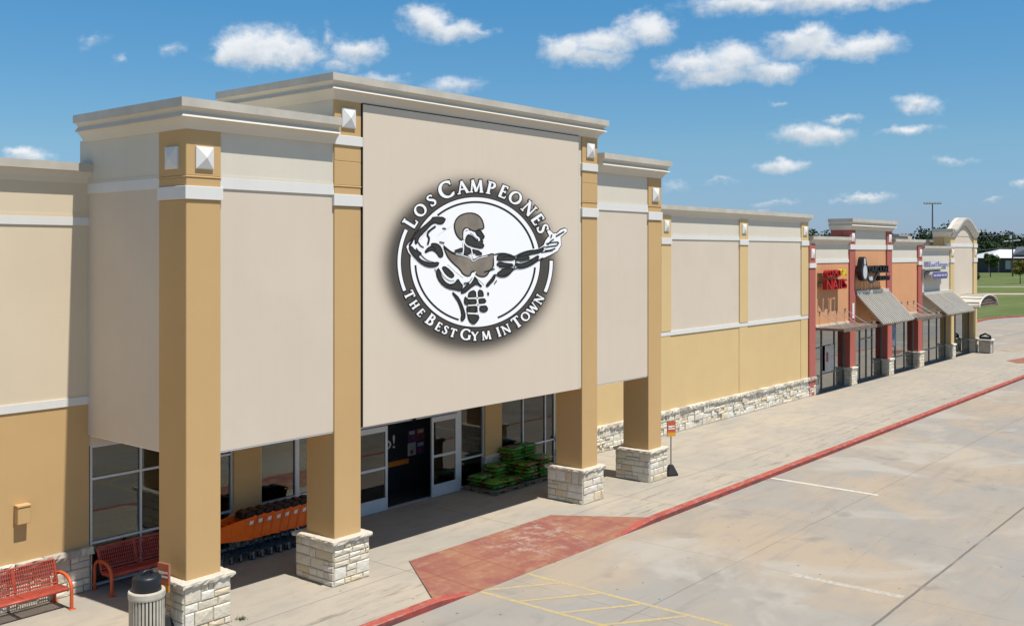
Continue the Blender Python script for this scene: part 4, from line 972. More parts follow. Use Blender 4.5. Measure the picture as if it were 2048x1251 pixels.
# nail salon
s1 = shop('orange shop with maroon pilasters and red and yellow wall letters', (51.4, 21, 0))
shell(s1, 48.75, 54.3, 8, [(3.3,6.71,'orange_stucco',0),(6.71,6.90,'white_trim',.03),(6.90,7.70,'cream_pale_stucco',0)], 7.8)
pil(s1, 48.74, 49.5, 7.68, 'maroon_stucco', [(6.48,6.72)], [(6.96,7.44)], pier=False)
mb = MB(); pr, mt = small_profile(7.66, 8.09); cornice(mb, [(48.95, 21.05), (54.12, 21.05)], pr, mt); mb.build('cornice', s1)
flat_canopy(s1, 49.6, 54.15, 19.55, 3.42)
f = window(s1, 49.55, 54.1, .03, 3.3, 21.26, [50.05, 51.05, 52.75], [(.9, 51.05, 54.05), (2.3, 50.05, 51.05)], .07, B, 'shop_glass')
mb = MB(); mb.box(51.35, 52.5, 21.225, 21.245, 1.0, 2.35, 'poster_white'); mb.box(51.5, 51.75, 21.215, 21.224, 1.5, 2.0, 'poster_red'); mb.build('window_poster', f)
# tall orange shop
s2 = shop('tall orange shop with black wall sign under a wide cornice', (57.6, 21, 0))
shell(s2, 54.3, 60.5, 9, [(3.3,7.41,'orange_stucco',0),(7.41,7.63,'white_trim',.03),(7.63,8.55,'cream_pale_stucco',0)], 8.2)
pil(s2, 54.1, 54.9, 8.5, 'maroon_stucco', [(7.42,7.69)], [(7.84,8.32)]); pil(s2, 59.85, 60.68, 8.5, 'maroon_stucco', [(7.42,7.69)], [(7.84,8.32)])
mb = MB(); mb.box(54.12, 60.66, 21.42, 22.05, 7.0, 8.5, 'maroon_stucco'); mb.build('parapet', s2)
mb = MB(); pr, mt = big_profile(8.49, 9.10); cornice(mb, [(54.1, 22.1), (54.1, 20.96), (60.68, 20.96), (60.68, 22.1)], pr, mt); mb.build('cornice', s2)
sloped_awning(s2, 55.0, 59.95, 21.0, 4.98, 19.5, 3.36, 16)
window(s2, 54.9, 59.85, .03, 3.4, 21.26, [56.4, 57.4, 58.3], [(.9, 54.95, 56.4), (.9, 58.3, 59.8), (2.35, 56.4, 58.3)], .07, B, 'shop_glass')
mb = MB(); mb.box(54.36, 54.64, 20.925, 20.955, 3.66, 4.48, 'white_paint'); mb.build('address_plate', s2)
# plain orange shop
s3 = shop('lower orange shop with a flat canopy and no wall sign', (63, 21, 0))
shell(s3, 60.5, 65.9, 8, [(3.3,6.65,'orange_stucco',0),(6.65,6.88,'white_trim',.03),(6.88,7.70,'cream_pale_stucco',0)], 7.8)
pil(s3, 65.4, 66.2, 7.66, 'maroon_stucco', [(6.46,6.70)], [(6.96,7.44)])
mb = MB(); pr, mt = small_profile(7.65, 8.06); cornice(mb, [(60.95, 21.05), (66.3, 21.05), (66.3, 22.2)], pr, mt); mb.build('cornice', s3)
flat_canopy(s3, 60.75, 65.35, 19.55, 3.42)
f = window(s3, 60.7, 65.4, .03, 3.3, 21.26, [62.2, 63.8], [(.9, 60.75, 65.35)], .07, B, 'shop_glass')
mb = MB(); mb.box(60.95, 62.1, 21.225, 21.245, 1.55, 2.85, 'poster_blue'); mb.box(61.25,61.9,21.215,21.224,1.62,2.0,'poster_white'); mb.build('window_poster', f)
# cream shop
s4 = shop('cream shop with pale lilac wall letters and a ribbed metal awning', (69, 21, 0))
shell(s4, 65.9, 72.3, 7.6, [(3.3,7.40,'cream_pale_stucco',0)], 7.4)
mb = MB(); pr, mt = small_profile(7.33, 7.67); cornice(mb, [(66.35, 21.05), (72.25, 21.05)], pr, mt); mb.build('cornice', s4)
sloped_awning(s4, 66.45, 72.3, 21.0, 4.55, 19.5, 3.32, 18, 69.6)
window(s4, 66.2, 72.1, .03, 3.4, 21.26, [67.2, 68.6, 70.2], [(.9, 66.25, 72.05)], .07, B, 'shop_glass')
# arched end shop
s5 = shop('cream end shop with yellow pilasters and a rounded arch parapet', (75.3, 21, 0))
shell(s5, 72.3, 78.4, 8, [(3.3,7.63,'cream_stucco',0),(7.63,7.86,'white_trim',.03),(7.86,8.45,'cream_stucco',0)], 7.6)
for a, b in ((72.1, 72.9), (77.6, 78.45)): pil(s5, a, b, 8.32, 'tan_pale_stucco', [(7.60,7.86),(6.55,6.83)], [(7.0,7.46)])
mb = MB(); mb.box(72.12, 78.43, 21.42, 22.1, 6.6, 8.4, 'tan_stucco'); mb.box(78.1, 78.43, 22.1, 42, 0, 7.9, 'tan_stucco'); mb.build('parapet', s5)
# arched cornice: profile swept over the arch, with short level ends
ac = 75.3; hw = 2.55; zb = 8.28; rise = 0.86
def bell(i): return (.5 - .5*math.cos(2*math.pi*i/24))**.8
pth = [(72.1, zb), (ac-hw-.25, zb)] + [(ac - hw + 2*hw*i/24, zb + rise*bell(i)) for i in range(25)] + [(ac+hw+.25, zb), (78.45, zb)]
prof2 = [(0.0,.0),(.03,.03),(.09,.16),(.14,.20),(.14,.30),(.20,.40),(.25,.42),(.25,.55),(-.25,.56)]
mb = MB(); N = len(pth); nr = []
for i in range(N):
    a = Vector(pth[max(0,i-1)]); b = Vector(pth[min(N-1,i+1)]); t = (b-a).normalized(); nr.append(Vector((-t.y, t.x)))
for k in range(len(prof2)-1):
    vs = []; fs = []
    for i in range(N):
        for o, h_ in (prof2[k], prof2[k+1]): p = Vector(pth[i]) + nr[i]*h_; vs.append((p.x, 20.96-o, p.y))
    for i in range(N-1): fs.append((2*i, 2*i+2, 2*i+3, 2*i+1))
    mb.add(vs, fs, 'flashing' if k >= 6 else ('white_trim' if k == 3 else 'cornice_cream'))
vs = []; fs = []
for i in range(N):
    p = Vector(pth[i]) + nr[i]*.56; vs += [(p.x, 21.2, p.y), (p.x, 21.45, p.y)]
for i in range(N-1): fs.append((2*i, 2*i+2, 2*i+3, 2*i+1))
mb.add(vs, fs, 'cornice_cream')
pr, mt = small_profile(8.32, 8.86); cornice(mb, [(72.1, 22.12), (72.1, 20.96), (72.35, 20.96)], pr, mt)
mb.build('arch_cornice', s5)
mb = MB(); mb.prism([(ac - hw + 2*hw*i/24, 21.03, zb+.1 + rise*bell(i)) for i in range(25)], (0,.4,0), 'cream_stucco'); mb.build('arch_wall', s5)
window(s5, 72.9, 77.6, .03, 3.4, 21.26, [74.3, 76.2], [(.9, 72.95, 77.55)], .07, B, 'shop_glass')
# barrel canopy
mb = MB(); cxm, zc, hw2, rz = 75.75, 3.48, 2.35, .80
for i in range(16):
    a0, a1 = R(180-i*11.25), R(180-(i+1)*11.25); P0 = (cxm+hw2*math.cos(a0), zc+rz*math.sin(a0)); P1 = (cxm+hw2*math.cos(a1), zc+rz*math.sin(a1))
    mb.prism([(P0[0],19.5,P0[1]),(P1[0],19.5,P1[1]),(P1[0],21.0,P1[1]),(P0[0],21.0,P0[1])], (0,0,-.05), 'awning_metal')
    if i % 2 == 0: mb.tube([(P0[0],19.48,P0[1]+.02),(P0[0],21.02,P0[1]+.02)], .035, 'flashing_dark', 6)
for r0, y in ((0, 19.46),):
    mb.tube([(cxm+hw2*math.cos(R(180-i*9)), y, zc+rz*math.sin(R(180-i*9))) for i in range(21)], .06, 'awning_metal', 6)
mb.prism([(cxm+hw2*.96*math.cos(R(180-i*9)), 19.6, zc+rz*.95*math.sin(R(180-i*9))) for i in range(21)], (0,.04,0), 'interior_dark')
for zz in (3.56, 3.74, 3.92, 4.08): q = hw2*.93*math.sqrt(max(0, 1-((zz-zc)/rz)**2)); mb.box(cxm-q, cxm+q, 19.52, 19.598, zz-.055, zz+.055, 'canopy_rust')
mb.build('barrel_canopy', s5)
# --- wall signs, standing off the walls
t = thing('wall_sign', 'red and yellow letter sign on the orange shop beside the store wall', 'sign', (51.2, 20.8, 5.2), 'wall signs of the shops')
mb = MB(); add_text(mb, 'COSMO', 49.98, 51.75, 5.98, 6.36, 20.55, .22, 'red_letter'); mb.build('lettering', t)
mb = MB(); add_text(mb, 'SPA', 51.82, 52.66, 6.02, 6.37, 20.55, .22, 'yellow_letter'); mb.build('lettering', t)
mb = MB(); add_text(mb, 'NAILS', 49.98, 52.66, 5.34, 5.86, 20.55, .24, 'red_letter'); mb.build('lettering', t)
mb = MB(); mb.box(49.9, 52.6, 20.78, 21.04, 6.06, 6.20, 'raceway'); mb.box(49.9, 52.6, 20.80, 21.04, 5.48, 5.66, 'raceway'); mb.build('raceway', t)
t = thing('wall_sign', 'black letter sign with an upright black and white bird shape above the striped awning', 'sign', (57, 20.8, 5.6), 'wall signs of the shops')
mb = MB()
body = [(54.75,5.95),(54.62,6.2),(54.72,6.55),(54.86,6.85),(55.0,7.0),(55.2,7.02),(55.36,6.9),(55.5,6.6),(55.66,6.3),(55.68,6.0),(55.5,5.78),(55.2,5.68),(54.92,5.76)]
mb.prism([(54.72+(x-54.62)*.92,20.55,z) for x,z in body], (0,.3,0), 'black_letter')
mb.prism([(55.02+.03,20.535,6.90),(55.16,20.535,6.95),(55.28,20.535,6.86),(55.3,20.535,6.65),(55.18,20.535,6.55),(55.06,20.535,6.62)], (0,.014,0), 'pale_panel')
mb.prism([(55.22+.30*math.cos(R(a)),20.537,6.18+.38*math.sin(R(a))) for a in range(0,360,18)], (0,.012,0), 'pale_panel'); mb.build('bird_panel', t)
mb = MB(); add_text(mb, 'CAROUSEL', 55.7, 58.95, 6.1, 6.52, 20.5, .3, 'black_letter'); mb.build('lettering', t)
mb = MB(); add_text(mb, 'ACADEMY', 57.35, 59.05, 5.66, 5.92, 20.5, .3, 'black_letter'); mb.build('lettering', t)
mb = MB(); mb.tube([(55.6,20.6,5.95),(55.85,20.6,5.72),(56.25,20.6,5.58),(56.7,20.6,5.66),(57.0,20.6,5.92),(57.15,20.6,6.08)], .07, 'black_letter', 6); mb.box(55.95,56.6,20.62,20.7,5.68,5.92,'pale_panel'); mb.build('swash', t)
mb = MB(); mb.box(54.9, 58.9, 20.8, 21.04, 6.2, 6.36, 'raceway'); mb.build('raceway', t)
t = thing('wall_sign', 'pale lilac script sign over a purple pill panel on the cream shop', 'sign', (68.4, 20.8, 5.4), 'wall signs of the shops')
mb = MB(); add_text(mb, 'Nest&Kampe', 66.05, 70.35, 6.2, 6.66, 20.55, .28, 'lilac_letter', .06); mb.build('lettering', t)
mb = MB(); mb.box(66.0, 70.2, 20.70, 21.04, 6.12, 6.2, 'pale_panel'); mb.build('raceway', t)
def pill(x0, x1, z0, z1, n=8):
    r = (z1-z0)/2; zc_ = (z0+z1)/2
    return [(x1-r+r*math.cos(R(-90+180*i/n)), zc_+r*math.sin(R(-90+180*i/n))) for i in range(n+1)] + [(x0+r+r*math.cos(R(90+180*i/n)), zc_+r*math.sin(R(90+180*i/n))) for i in range(n+1)]
mb = MB(); mb.prism([(x,20.56,z) for x,z in pill(66.75,70.1,5.53,6.0)], (0,.42,0), 'poster_white'); mb.prism([(x,20.545,z) for x,z in pill(66.85,70.05,5.56,5.97)], (0,.014,0), 'purple_panel'); mb.build('pill_panel', t)
mb = MB()
for i, (a, b) in enumerate(((67.1,67.65),(67.75,68.6),(68.7,69.3),(69.4,69.8))): mb.box(a, b, 20.538, 20.544, 5.70, 5.84, 'lilac_letter')
mb.build('pill_lettering', t)

# ================================================================== STREET FURNITURE
def bench(label, x0, L, yb, m_arm, m_body, grid):
    """metal bench facing -Y; x0 is its left end, yb the rear leg line"""
    t = thing('park_bench', label, 'bench', (x0+L/2, yb-.36, 0), 'red metal benches by the store wall'); X0, X1 = x0, x0+L
    for x in (X0+.035, X1-.035):
        mb = MB(); pts = [(x, yb-.74, .0), (x, yb-.74, .40), (x, yb-.715, .50), (x, yb-.65, .585), (x, yb-.54, .645), (x, yb-.40, .665), (x, yb-.24, .66), (x, yb-.12, .63), (x, yb-.04, .55), (x, yb-.02, .44), (x, yb-.02, 0)]
        mb.tube(smooth3(pts), .035, m_arm, 10); 
        for yy in (yb-.74, yb-.02): mb.box(x-.06, x+.06, yy-.06, yy+.06, 0.001, .014, m_arm)
        mb.build('end_frame', t, smooth=True)
    def panel(p00, p10, p01, p11, nx, nz, name, r=.011):
        mb = MB(); P = lambda u, v: Vector(p00).lerp(Vector(p10), u).lerp(Vector(p01).lerp(Vector(p11), u), v)
        for k in range(nx+1): mb.tube([P(k/nx, 0), P(k/nx, 1)], r*(2.2 if k in (0, nx, nx//2) else 1), m_body, 5)
        for k in range(nz+1): mb.tube([P(0, k/nz), P(1, k/nz)], r*(2.0 if k in (0, nz) else .8), m_body, 5)
        return mb.build(name, t)
    nx = int(L/.05); a, b = X0+.08, X1-.08
    panel((a, yb-.66, .425), (b, yb-.66, .425), (a, yb-.24, .40), (b, yb-.24, .40), nx, 8, 'seat', .013)
    mb = MB(); mb.tube([(a, yb-.67, .40), (b, yb-.67, .40)], .032, m_body, 8); mb.build('seat_edge', t, smooth=True)
    panel((a, yb-.22, .46), (b, yb-.22, .46), (a, yb-.06, .90), (b, yb-.06, .90), nx, 6, 'backrest', .010)
    mb = MB()
    for x in (a, (a+b)/2, b): mb.tube([(x, yb-.68, .38), (x, yb-.26, .37), (x, yb-.2, .45), (x, yb-.05, .90)], .022, m_body, 6)
    mb.build('support', t)
    return t
def smooth3(pts, it=2):
    P = [Vector(p) for p in pts]
    for _ in range(it):
        q = [P[0]]
        for i in range(len(P)-1): q += [P[i].lerp(P[i+1], .25), P[i].lerp(P[i+1], .75)]
        q.append(P[-1]); P = q
    return P
bench('sunlit red wire bench against the stone footed left wing wall', 8.33, 1.85, 20.86, 'bench_orange', 'bench_red', True)
bench('shaded red bench under the tower between the left window and the first pillar', 11.02, 1.85, 20.93, 'bench_orange', 'bench_dark_red', True)
# trash receptacle beside the first pillar
t = thing('trash_receptacle', 'round beige slatted trash receptacle with black dome lid beside the first pillar', 'trash can', (10.2, 17.36, 0)); cxx, cyy = 10.2, 17.36
mb = MB(); mb.lathe([(.0,.03),(.27,.03),(.285,.05),(.285,.90),(.26,.90)], (cxx,cyy,0), 'interior_dark', 28); mb.build('liner', t)
mb = MB()
for k in range(30):
    a = 2*math.pi*k/30; c, s_ = math.cos(a), math.sin(a); w_ = .020
    def q(r, off, z): return (cxx+c*r-s_*off, cyy+s_*r+c*off, z)
    V = [q(.292,-w_,.06),q(.292,w_,.06),q(.318,w_,.06),q(.318,-w_,.06),q(.292,-w_,.86),q(.292,w_,.86),q(.318,w_,.86),q(.318,-w_,.86)]
    mb.add(V, [(0,3,2,1),(4,5,6,7),(0,1,5,4),(1,2,6,5),(2,3,7,6),(3,0,4,7)], 'can_beige')
mb.lathe([(.29,.0),(.325,.0),(.325,.07),(.29,.07)], (cxx,cyy,0), 'can_beige', 28)
mb.build('slatted_body', t)
mb = MB(); mb.lathe([(.29,.84),(.330,.84),(.336,.87),(.336,.955),(.325,.975),(.27,.975),(.262,.95)], (cxx,cyy,0), 'can_beige', 32); mb.build('rim', t, smooth=False)
mb = MB(); mb.lathe([(.255,.96),(.262,.985),(.262,1.17),(.255,1.215),(.225,1.245),(.12,1.265),(.0,1.27)], (cxx,cyy,0), 'lid_black', 28); lid = mb.build('dome_lid', t, smooth=True)
mb = MB(); mb.tube(smooth3([(cxx-.10,cyy-.02,1.25),(cxx-.09,cyy-.02,1.32),(cxx,cyy-.02,1.335),(cxx+.09,cyy-.02,1.32),(cxx+.10,cyy-.02,1.25)]), .03, 'lid_black', 8); mb.build('lid_handle', lid, smooth=True)
# sign stands
def sign_stand(label, x, y, rot, zb, zt):
    t = thing('sign_stand', label, 'sign stand', (x, y, 0), 'orange signs on rubber footed posts'); t.rotation_euler.z = rot
    mb = MB(); V = [(-.19,-.16,0),(.19,-.16,0),(.19,.16,0),(-.19,.16,0),(-.19,-.16,.06),(.19,-.16,.06),(.19,.16,.06),(-.19,.16,.06),(-.06,-.05,.36),(.06,-.05,.36),(.06,.05,.36),(-.06,.05,.36)]
    mb.add(V, [(0,3,2,1),(0,1,5,4),(1,2,6,5),(2,3,7,6),(3,0,4,7),(4,5,9,8),(5,6,10,9),(6,7,11,10),(7,4,8,11),(8,9,10,11)], 'rubber'); o = mb.build('rubber_base', None, bevel=.02); o.parent = t
    mb = MB(); mb.tube([(0,0,.3),(0,0,zt-.03)], .022, 'post_metal', 10); o = mb.build('post'); o.parent = t
    mb = MB(); mb.box(-.15,.15,-.045,-.024,zb+.13,zt,'sign_orange'); mb.box(-.15,.15,-.045,-.024,zb,zb+.129,'sign_amber'); mb.box(-.152,.152,-.0235,.0,zb-.004,zt+.004,'post_metal')
    for zz in (zt-.17, zt-.25): mb.box(-.12,.12,-.048,-.0455,zz-.018,zz+.018,'white_paint')
    mb.box(-.10,.02,-.048,-.0455,zt-.205,zt-.190,'white_paint'); o = mb.build('sign_plate'); o.parent = t
sign_stand('orange sign on a post against the left face of the first pillar', 10.62, 17.43, R(-80), .83, 1.36)
sign_stand('orange and amber sign on a black rubber foot beside the last pillar', 28.72, 17.08, R(-30), 1.28, 1.78)
# wall box on the left wing
mb = MB(); mb.box(9.36, 9.62, 20.78, 20.95, 1.76, 2.10, 'tan_stucco'); mb.box(9.35, 9.63, 20.765, 20.95, 2.101, 2.15, 'tan_stucco')
tag(mb.build('wall_box', loc=(9.5, 20.9, 1.76), bevel=.01), 'small tan metal box on the left wing wall above the sunlit bench', 'wall box')

# ================================================================== SHOPPING CARTS
def make_cart():
    """nose to -X at x=0; length about 1.05, width .58 (y 0..-.58 seen from the front side)"""
    t = thing('shopping_cart', '', 'shopping cart', (0,0,0), 'nested orange shopping carts')
    o_ = 'cart_orange'; mb = MB(); W = .27
    def ring(x, z, w_): return [(x,-w_,z),(x,w_,z)]
    # tapered open basket: bottom and rim outlines (nose narrower)
    bot = [(.04,-.20,.58),(.86,-.24,.50),(.86,.24,.50),(.04,.20,.58)]; top = [(0,-.225,.92),(.95,-.285,1.04),(.95,.285,1.04),(0,.225,.92)]
    ins = lambda P, k: [(x+(k if i in (0,3) else -k), y+(k if i < 2 else -k), z) for i, (x,y,z) in enumerate(P)]
    b2 = [(x,y,z+.02) for x,y,z in ins(bot,.015)]; t2 = ins(top,.022)
    mb.add(bot+top, [(0,3,2,1),(0,1,5,4),(1,2,6,5),(2,3,7,6),(3,0,4,7)], o_); mb.add(b2+t2, [(0,1,2,3),(0,4,5,1),(1,5,6,2),(2,6,7,3),(3,7,4,0)], o_); mb.add(top+t2, [(0,1,5,4),(1,2,6,5),(2,3,7,6),(3,0,4,7)], o_)
    # rim roll, corner posts, side ribs
    for a, b in ((0,1),(1,2),(2,3),(3,0)): mb.tube([top[a], top[b]], .018, o_, 6)
    for i in range(4): mb.tube([bot[i], top[i]], .022, o_, 6)
    for a, b in ((0,1),(2,3)): mb.tube([bot[a], bot[b]], .016, o_, 6)
    for s_ in (0, 1):
        A, Bv, Ct, Dt = (bot[0],bot[1],top[0],top[1]) if s_ == 0 else (bot[3],bot[2],top[3],top[2])
        for k in (.3, .72): mb.tube([Vector(A).lerp(Vector(Bv),k), Vector(Ct).lerp(Vector(Dt),k+.03)], .012, o_, 5)
    mb.build('basket', t)
    mb = MB(); P = Vector(top[0]).lerp(Vector(top[1]), .86)
    V = [(.76,-.281,.86),(.86,-.287,.87),(.87,-.293,.955),(.77,-.287,.945)]; mb.prism(V, (0,.006,0), 'white_paint'); mb.build('label_plate', t)
    mb = MB()
    for s_ in (-1, 1):
        mb.tube(smooth3([(.02,s_*.17,.19),(.5,s_*.20,.20),(.80,s_*.23,.20),(.92,s_*.24,.26),(.86,s_*.24,.40),(.74,s_*.23,.52)],1), .014, 'cart_blue', 6)
        mb.tube([(.30,s_*.2,.56),(.52,s_*.21,.21)], .012, 'cart_blue', 6); mb.tube([(.86,s_*.24,.50),(1.0,s_*.27,1.06)], .013, 'cart_blue', 6)
    for x in (.05,.25,.45,.65,.85): mb.tube([(x,-.2,.195),(x,.2,.195)], .009, 'cart_blue', 5)
    for y in (-.1,0,.1): mb.tube([(.04,y,.2),(.86,y,.2)], .008, 'cart_blue', 5)
    mb.build('frame', t)
    mb = MB(); mb.tube([(1.02,-.28,1.08),(1.02,.28,1.08)], .02, 'cart_black', 8); mb.build('handle', t)
    mb = MB(); mb.prism([(.70,-.2,.98),(.94,-.22,1.02),(.98,-.22,1.10),(.86,-.21,1.14),(.72,-.2,1.08)], (0,.42,0), 'cart_black'); mb.tube(smooth3([(.66,-.16,.95),(.70,-.16,1.12),(.70,0,1.16),(.70,.16,1.12),(.66,.16,.95)]), .018, 'cart_brown', 6); mb.box(.72,.9,-.15,.15,1.10,1.15,'cart_brown'); mb.build('child_seat', t, bevel=.01)
    for x in (.06, .88):
        for s_ in (-1, 1):
            y = s_*(.17 if x < .5 else .24); mb = MB(); mb.tube([(x+.02,y-.014,.062),(x+.02,y+.014,.062)], .06, 'rubber', 14); o = mb.build('wheel', t)
            mb = MB(); mb.tube([(x+.02,y-.017,.062),(x+.02,y+.017,.062)], .036, 'caster_grey', 12); mb.box(x-.012,x+.03,y-.028,y-.019,.06,.16,'caster_grey'); mb.box(x-.012,x+.03,y+.019,y+.028,.06,.16,'caster_grey'); mb.box(x-.02,x+.035,y-.028,y+.028,.155,.19,'caster_grey'); mb.build('caster', o)
    return t
cart0 = make_cart(); ORD = ['first', 'second', 'third', 'fourth', 'fifth', 'sixth', 'seventh', 'eighth', 'ninth', 'tenth']
for i in range(9):
    o = cart0 if i == 0 else copy_tree(cart0)
    o.location = (13.62 + .262*i, 20.26 + .004*(i % 3), 0); o.rotation_euler.z = R((-.4, .5, 0, -.6, .3)[i % 5])
    o['label'] = ('orange shopping cart at the front of the nested row, its whole basket side showing' if i == 0 else 'orange shopping cart nested %s from the front of the row under the tower' % ORD[i])

# ================================================================== MULCH BAGS AND PALLETS
def make_pallet():
    t = thing('pallet', '', 'pallet', (0,0,0), 'wooden pallets under the mulch bags'); mb = MB()
    for k in range(7): y = -.56 + k*.187; mb.box(-.72, .72, y-.06, y+.06, .118, .14, 'pallet_wood')
    mb.build('deck', t)
    mb = MB()
    for x in (-.68, 0, .68):
        pts = [(x-.02,-.62,.022),(x-.02,-.62,.117),(x-.02,.62,.117),(x-.02,.62,.022),(x-.02,.42,.022),(x-.02,.39,.07),(x-.02,.21,.07),(x-.02,.18,.022),(x-.02,-.18,.022),(x-.02,-.21,.07),(x-.02,-.39,.07),(x-.02,-.42,.022)]
        mb.prism(pts, (.04,0,0), 'pallet_wood')
    for y in (-.60, .60):
        pts = [(-.72,y,.022),(-.72,y,.116),(.72,y,.116),(.72,y,.022),(.46,y,.022),(.43,y,.07),(.2,y,.07),(.17,y,.022),(-.17,y,.022),(-.2,y,.07),(-.43,y,.07),(-.46,y,.022)]
        mb.prism(pts, (0,.025,0), 'pallet_wood')
    mb.box(-.72,-.56,-.635,-.601,.001,.117,'pallet_green'); mb.build('stringer', t)
    mb = MB()
    for y in (-.56, 0, .56): mb.box(-.72, .72, y-.05, y+.05, .001, .0215, 'pallet_wood')
    mb.build('bottom_board', t)
    return t
p0 = make_pallet(); p0.location = (23.62, 20.30, 0); p0['label'] = 'wooden pallet with a green corner under the lower mulch bags by the door'
p1 = copy_tree(p0); p1.location = (25.14, 20.34, 0); p1['label'] = 'wooden pallet under the tall mulch stack behind the third pillar'
def bag_mesh(seed):
    r = random.Random(seed); nx, ny = 12, 9; L, Wd, Hh = .70, .60, .135; vs = []; fs = []
    def hgt(u, v):
        e = max(0, (1-abs(u)**3.2))*max(0, (1-abs(v)**3.2)); return e**.55
    bl = [(r.uniform(-.8,.8), r.uniform(-.8,.8), r.uniform(-.02,.02)) for _ in range(7)]
    for side in (1, -1):
        for j in range(ny+1):
            for i in range(nx+1):
                u = -1+2*i/nx; v = -1+2*j/ny; h_ = hgt(u, v)
                z = side*(h_*Hh/2) + (sum(d*math.exp(-((u-a)**2+(v-b)**2)*5) for a,b,d in bl) if side > 0 else 0)*h_
                sc_ = 1 - .035*abs(u)*abs(v) + r.uniform(-.012,.012)
                vs.append((u*L/2*sc_, v*Wd/2*sc_, Hh/2 + z + (0 if h_ > .2 else r.uniform(-.012,.012))))
    n = (nx+1)*(ny+1)
    for s_ in (0, 1):
        for j in range(ny):
            for i in range(nx):
                a = s_*n + j*(nx+1)+i; q = (a, a+1, a+nx+2, a+nx+1); fs.append(q if s_ == 0 else q[::-1])
    me = bpy.data.meshes.new('mulch_bag'); me.from_pydata(vs, [], fs); me.materials.append(MATS['bag_plastic'])
    bm = bmesh.new(); bm.from_mesh(me); bmesh.ops.remove_doubles(bm, verts=bm.verts, dist=.004); bm.to_mesh(me); bm.free()
    me.polygons.foreach_set('use_smooth', [True]*len(me.polygons)); me.update(); return me
bagm = [bag_mesh(k) for k in range(6)]; br = random.Random(11)
STACKS = [(23.28,20.0,2,'lowest stack beside the sliding door'),(23.98,19.98,2,'low front stack between the pallets'),(23.30,20.60,3,'back stack behind the lowest bags'),(24.00,20.60,5,'back stack beside the stone pier'),
          (24.80,20.0,5,'front stack near the third pillar'),(25.50,20.0,6,'front stack hidden behind the third pillar'),(24.82,20.62,9,'tallest stack before the window'),(25.52,20.62,9,'tallest stack touching the third pillar')]
for x, y, n, desc in STACKS:
    for k in range(n):
        o = bpy.data.objects.new('mulch_bag', bagm[br.randrange(6)]); C.objects.link(o)
        o.location = (x+br.uniform(-.03,.03), y+br.uniform(-.03,.03), .139+k*.104); o.rotation_euler = (br.uniform(-.02,.02), br.uniform(-.02,.02), br.choice((0, math.pi))+br.uniform(-.07,.07))
        where = 'top of' if k == n-1 else ('bottom of' if k == 0 else ORD[k]+' from bottom in')
        tag(o, 'green mulch bag, %s %s' % (where, desc), 'mulch bag', 'mulch bags stacked on the pallets')

# ================================================================== FAR END
t = thing('litter_bin', 'square stone litter bin with black top at the far corner of the shops', 'litter bin', (77.9, 20.2, 0))
mb = MB(); mb.box(77.55,78.25,19.85,20.55,.06,.85,'can_beige'); mb.box(77.5,77.58,19.8,19.88,0,.9,'concrete_trim'); mb.box(78.22,78.3,19.8,19.88,0,.9,'concrete_trim'); mb.box(77.5,77.58,20.52,20.6,0,.9,'concrete_trim'); mb.box(78.22,78.3,20.52,20.6,0,.9,'concrete_trim'); mb.build('body', t)
mb = MB(); mb.box(77.42,78.38,19.72,20.68,.90,1.0,'cap_stone'); mb.build('top_slab', t, bevel=.02)
mb = MB(); mb.tube(smooth3([(77.7,19.86,1.0),(77.7,19.86,1.26),(77.7,20.02,1.3),(77.7,20.2,1.42),(77.7,20.38,1.3),(77.7,20.54,1.26),(77.7,20.54,1.0)]), .07, 'lid_black', 8); mb.box(77.7,78.14,19.9,20.5,1.0,1.16,'lid_black'); mb.build('hood', t)
def rooftop(label, x0, x1, y0, y1, z0, z1):
    t = thing('rooftop_unit', label, 'rooftop unit', ((x0+x1)/2, (y0+y1)/2, z0), 'grey rooftop units behind the shop parapets')
    mb = MB(); mb.box(x0, x1, y0, y1, z0, z1, 'concrete_trim'); mb.build('casing', t, bevel=.04)
    mb = MB(); mb.box(x0-.15, x1-(x1-x0)*.3, y0-.12, y1+.1, z1+.002, z1+.16, 'flashing_dark')
    for k in range(6): mb.box(x0+.3+k*.35, x0+.5+k*.35, y0-.02, y0-.002, z0+.4, z1-.3, 'bronze_frame')
    mb.build('louvre', t)
rooftop('grey rooftop unit showing above the parapet of the plain orange shop', 82, 86.0, 28, 30, 6.0, 8.45) if False else None
rooftop('grey rooftop unit showing above the parapet of the plain orange shop', 71.2, 74.2, 24.2, 26, 7.5, 8.36)
rooftop('low grey rooftop unit behind the cream shop parapet beside the arch', 74.6, 77.4, 23.2, 24.6, 7.5, 7.98)
# stadium light pole
t = thing('floodlight_pole', 'tall thin floodlight pole with a crossbar of lamps behind the shops', 'light pole', (207, 63.6, 0))
mb = MB(); mb.tube([(207,63.6,-.2),(207,63.6,16.9)], [.22,.12], 'house_gable', 10); mb.build('mast', t)
dv = Vector((math.sin(TH), -math.cos(TH), 0))
mb = MB(); c0 = Vector((207,63.6,16.75)); mb.tube([c0-dv*1.75, c0+dv*1.75], .06, 'house_gable', 6); mb.build('crossbar', t)
for k in range(7):
    p = c0 + dv*(-1.6+k*.53) + Vector((0,0,.16)); mb = MB(); mb.tube([p+Vector((-.12,.0,.05)), p+Vector((.16,0,-.06))], [.20,.13], 'flashing_dark', 8); mb.build('lamp', t)
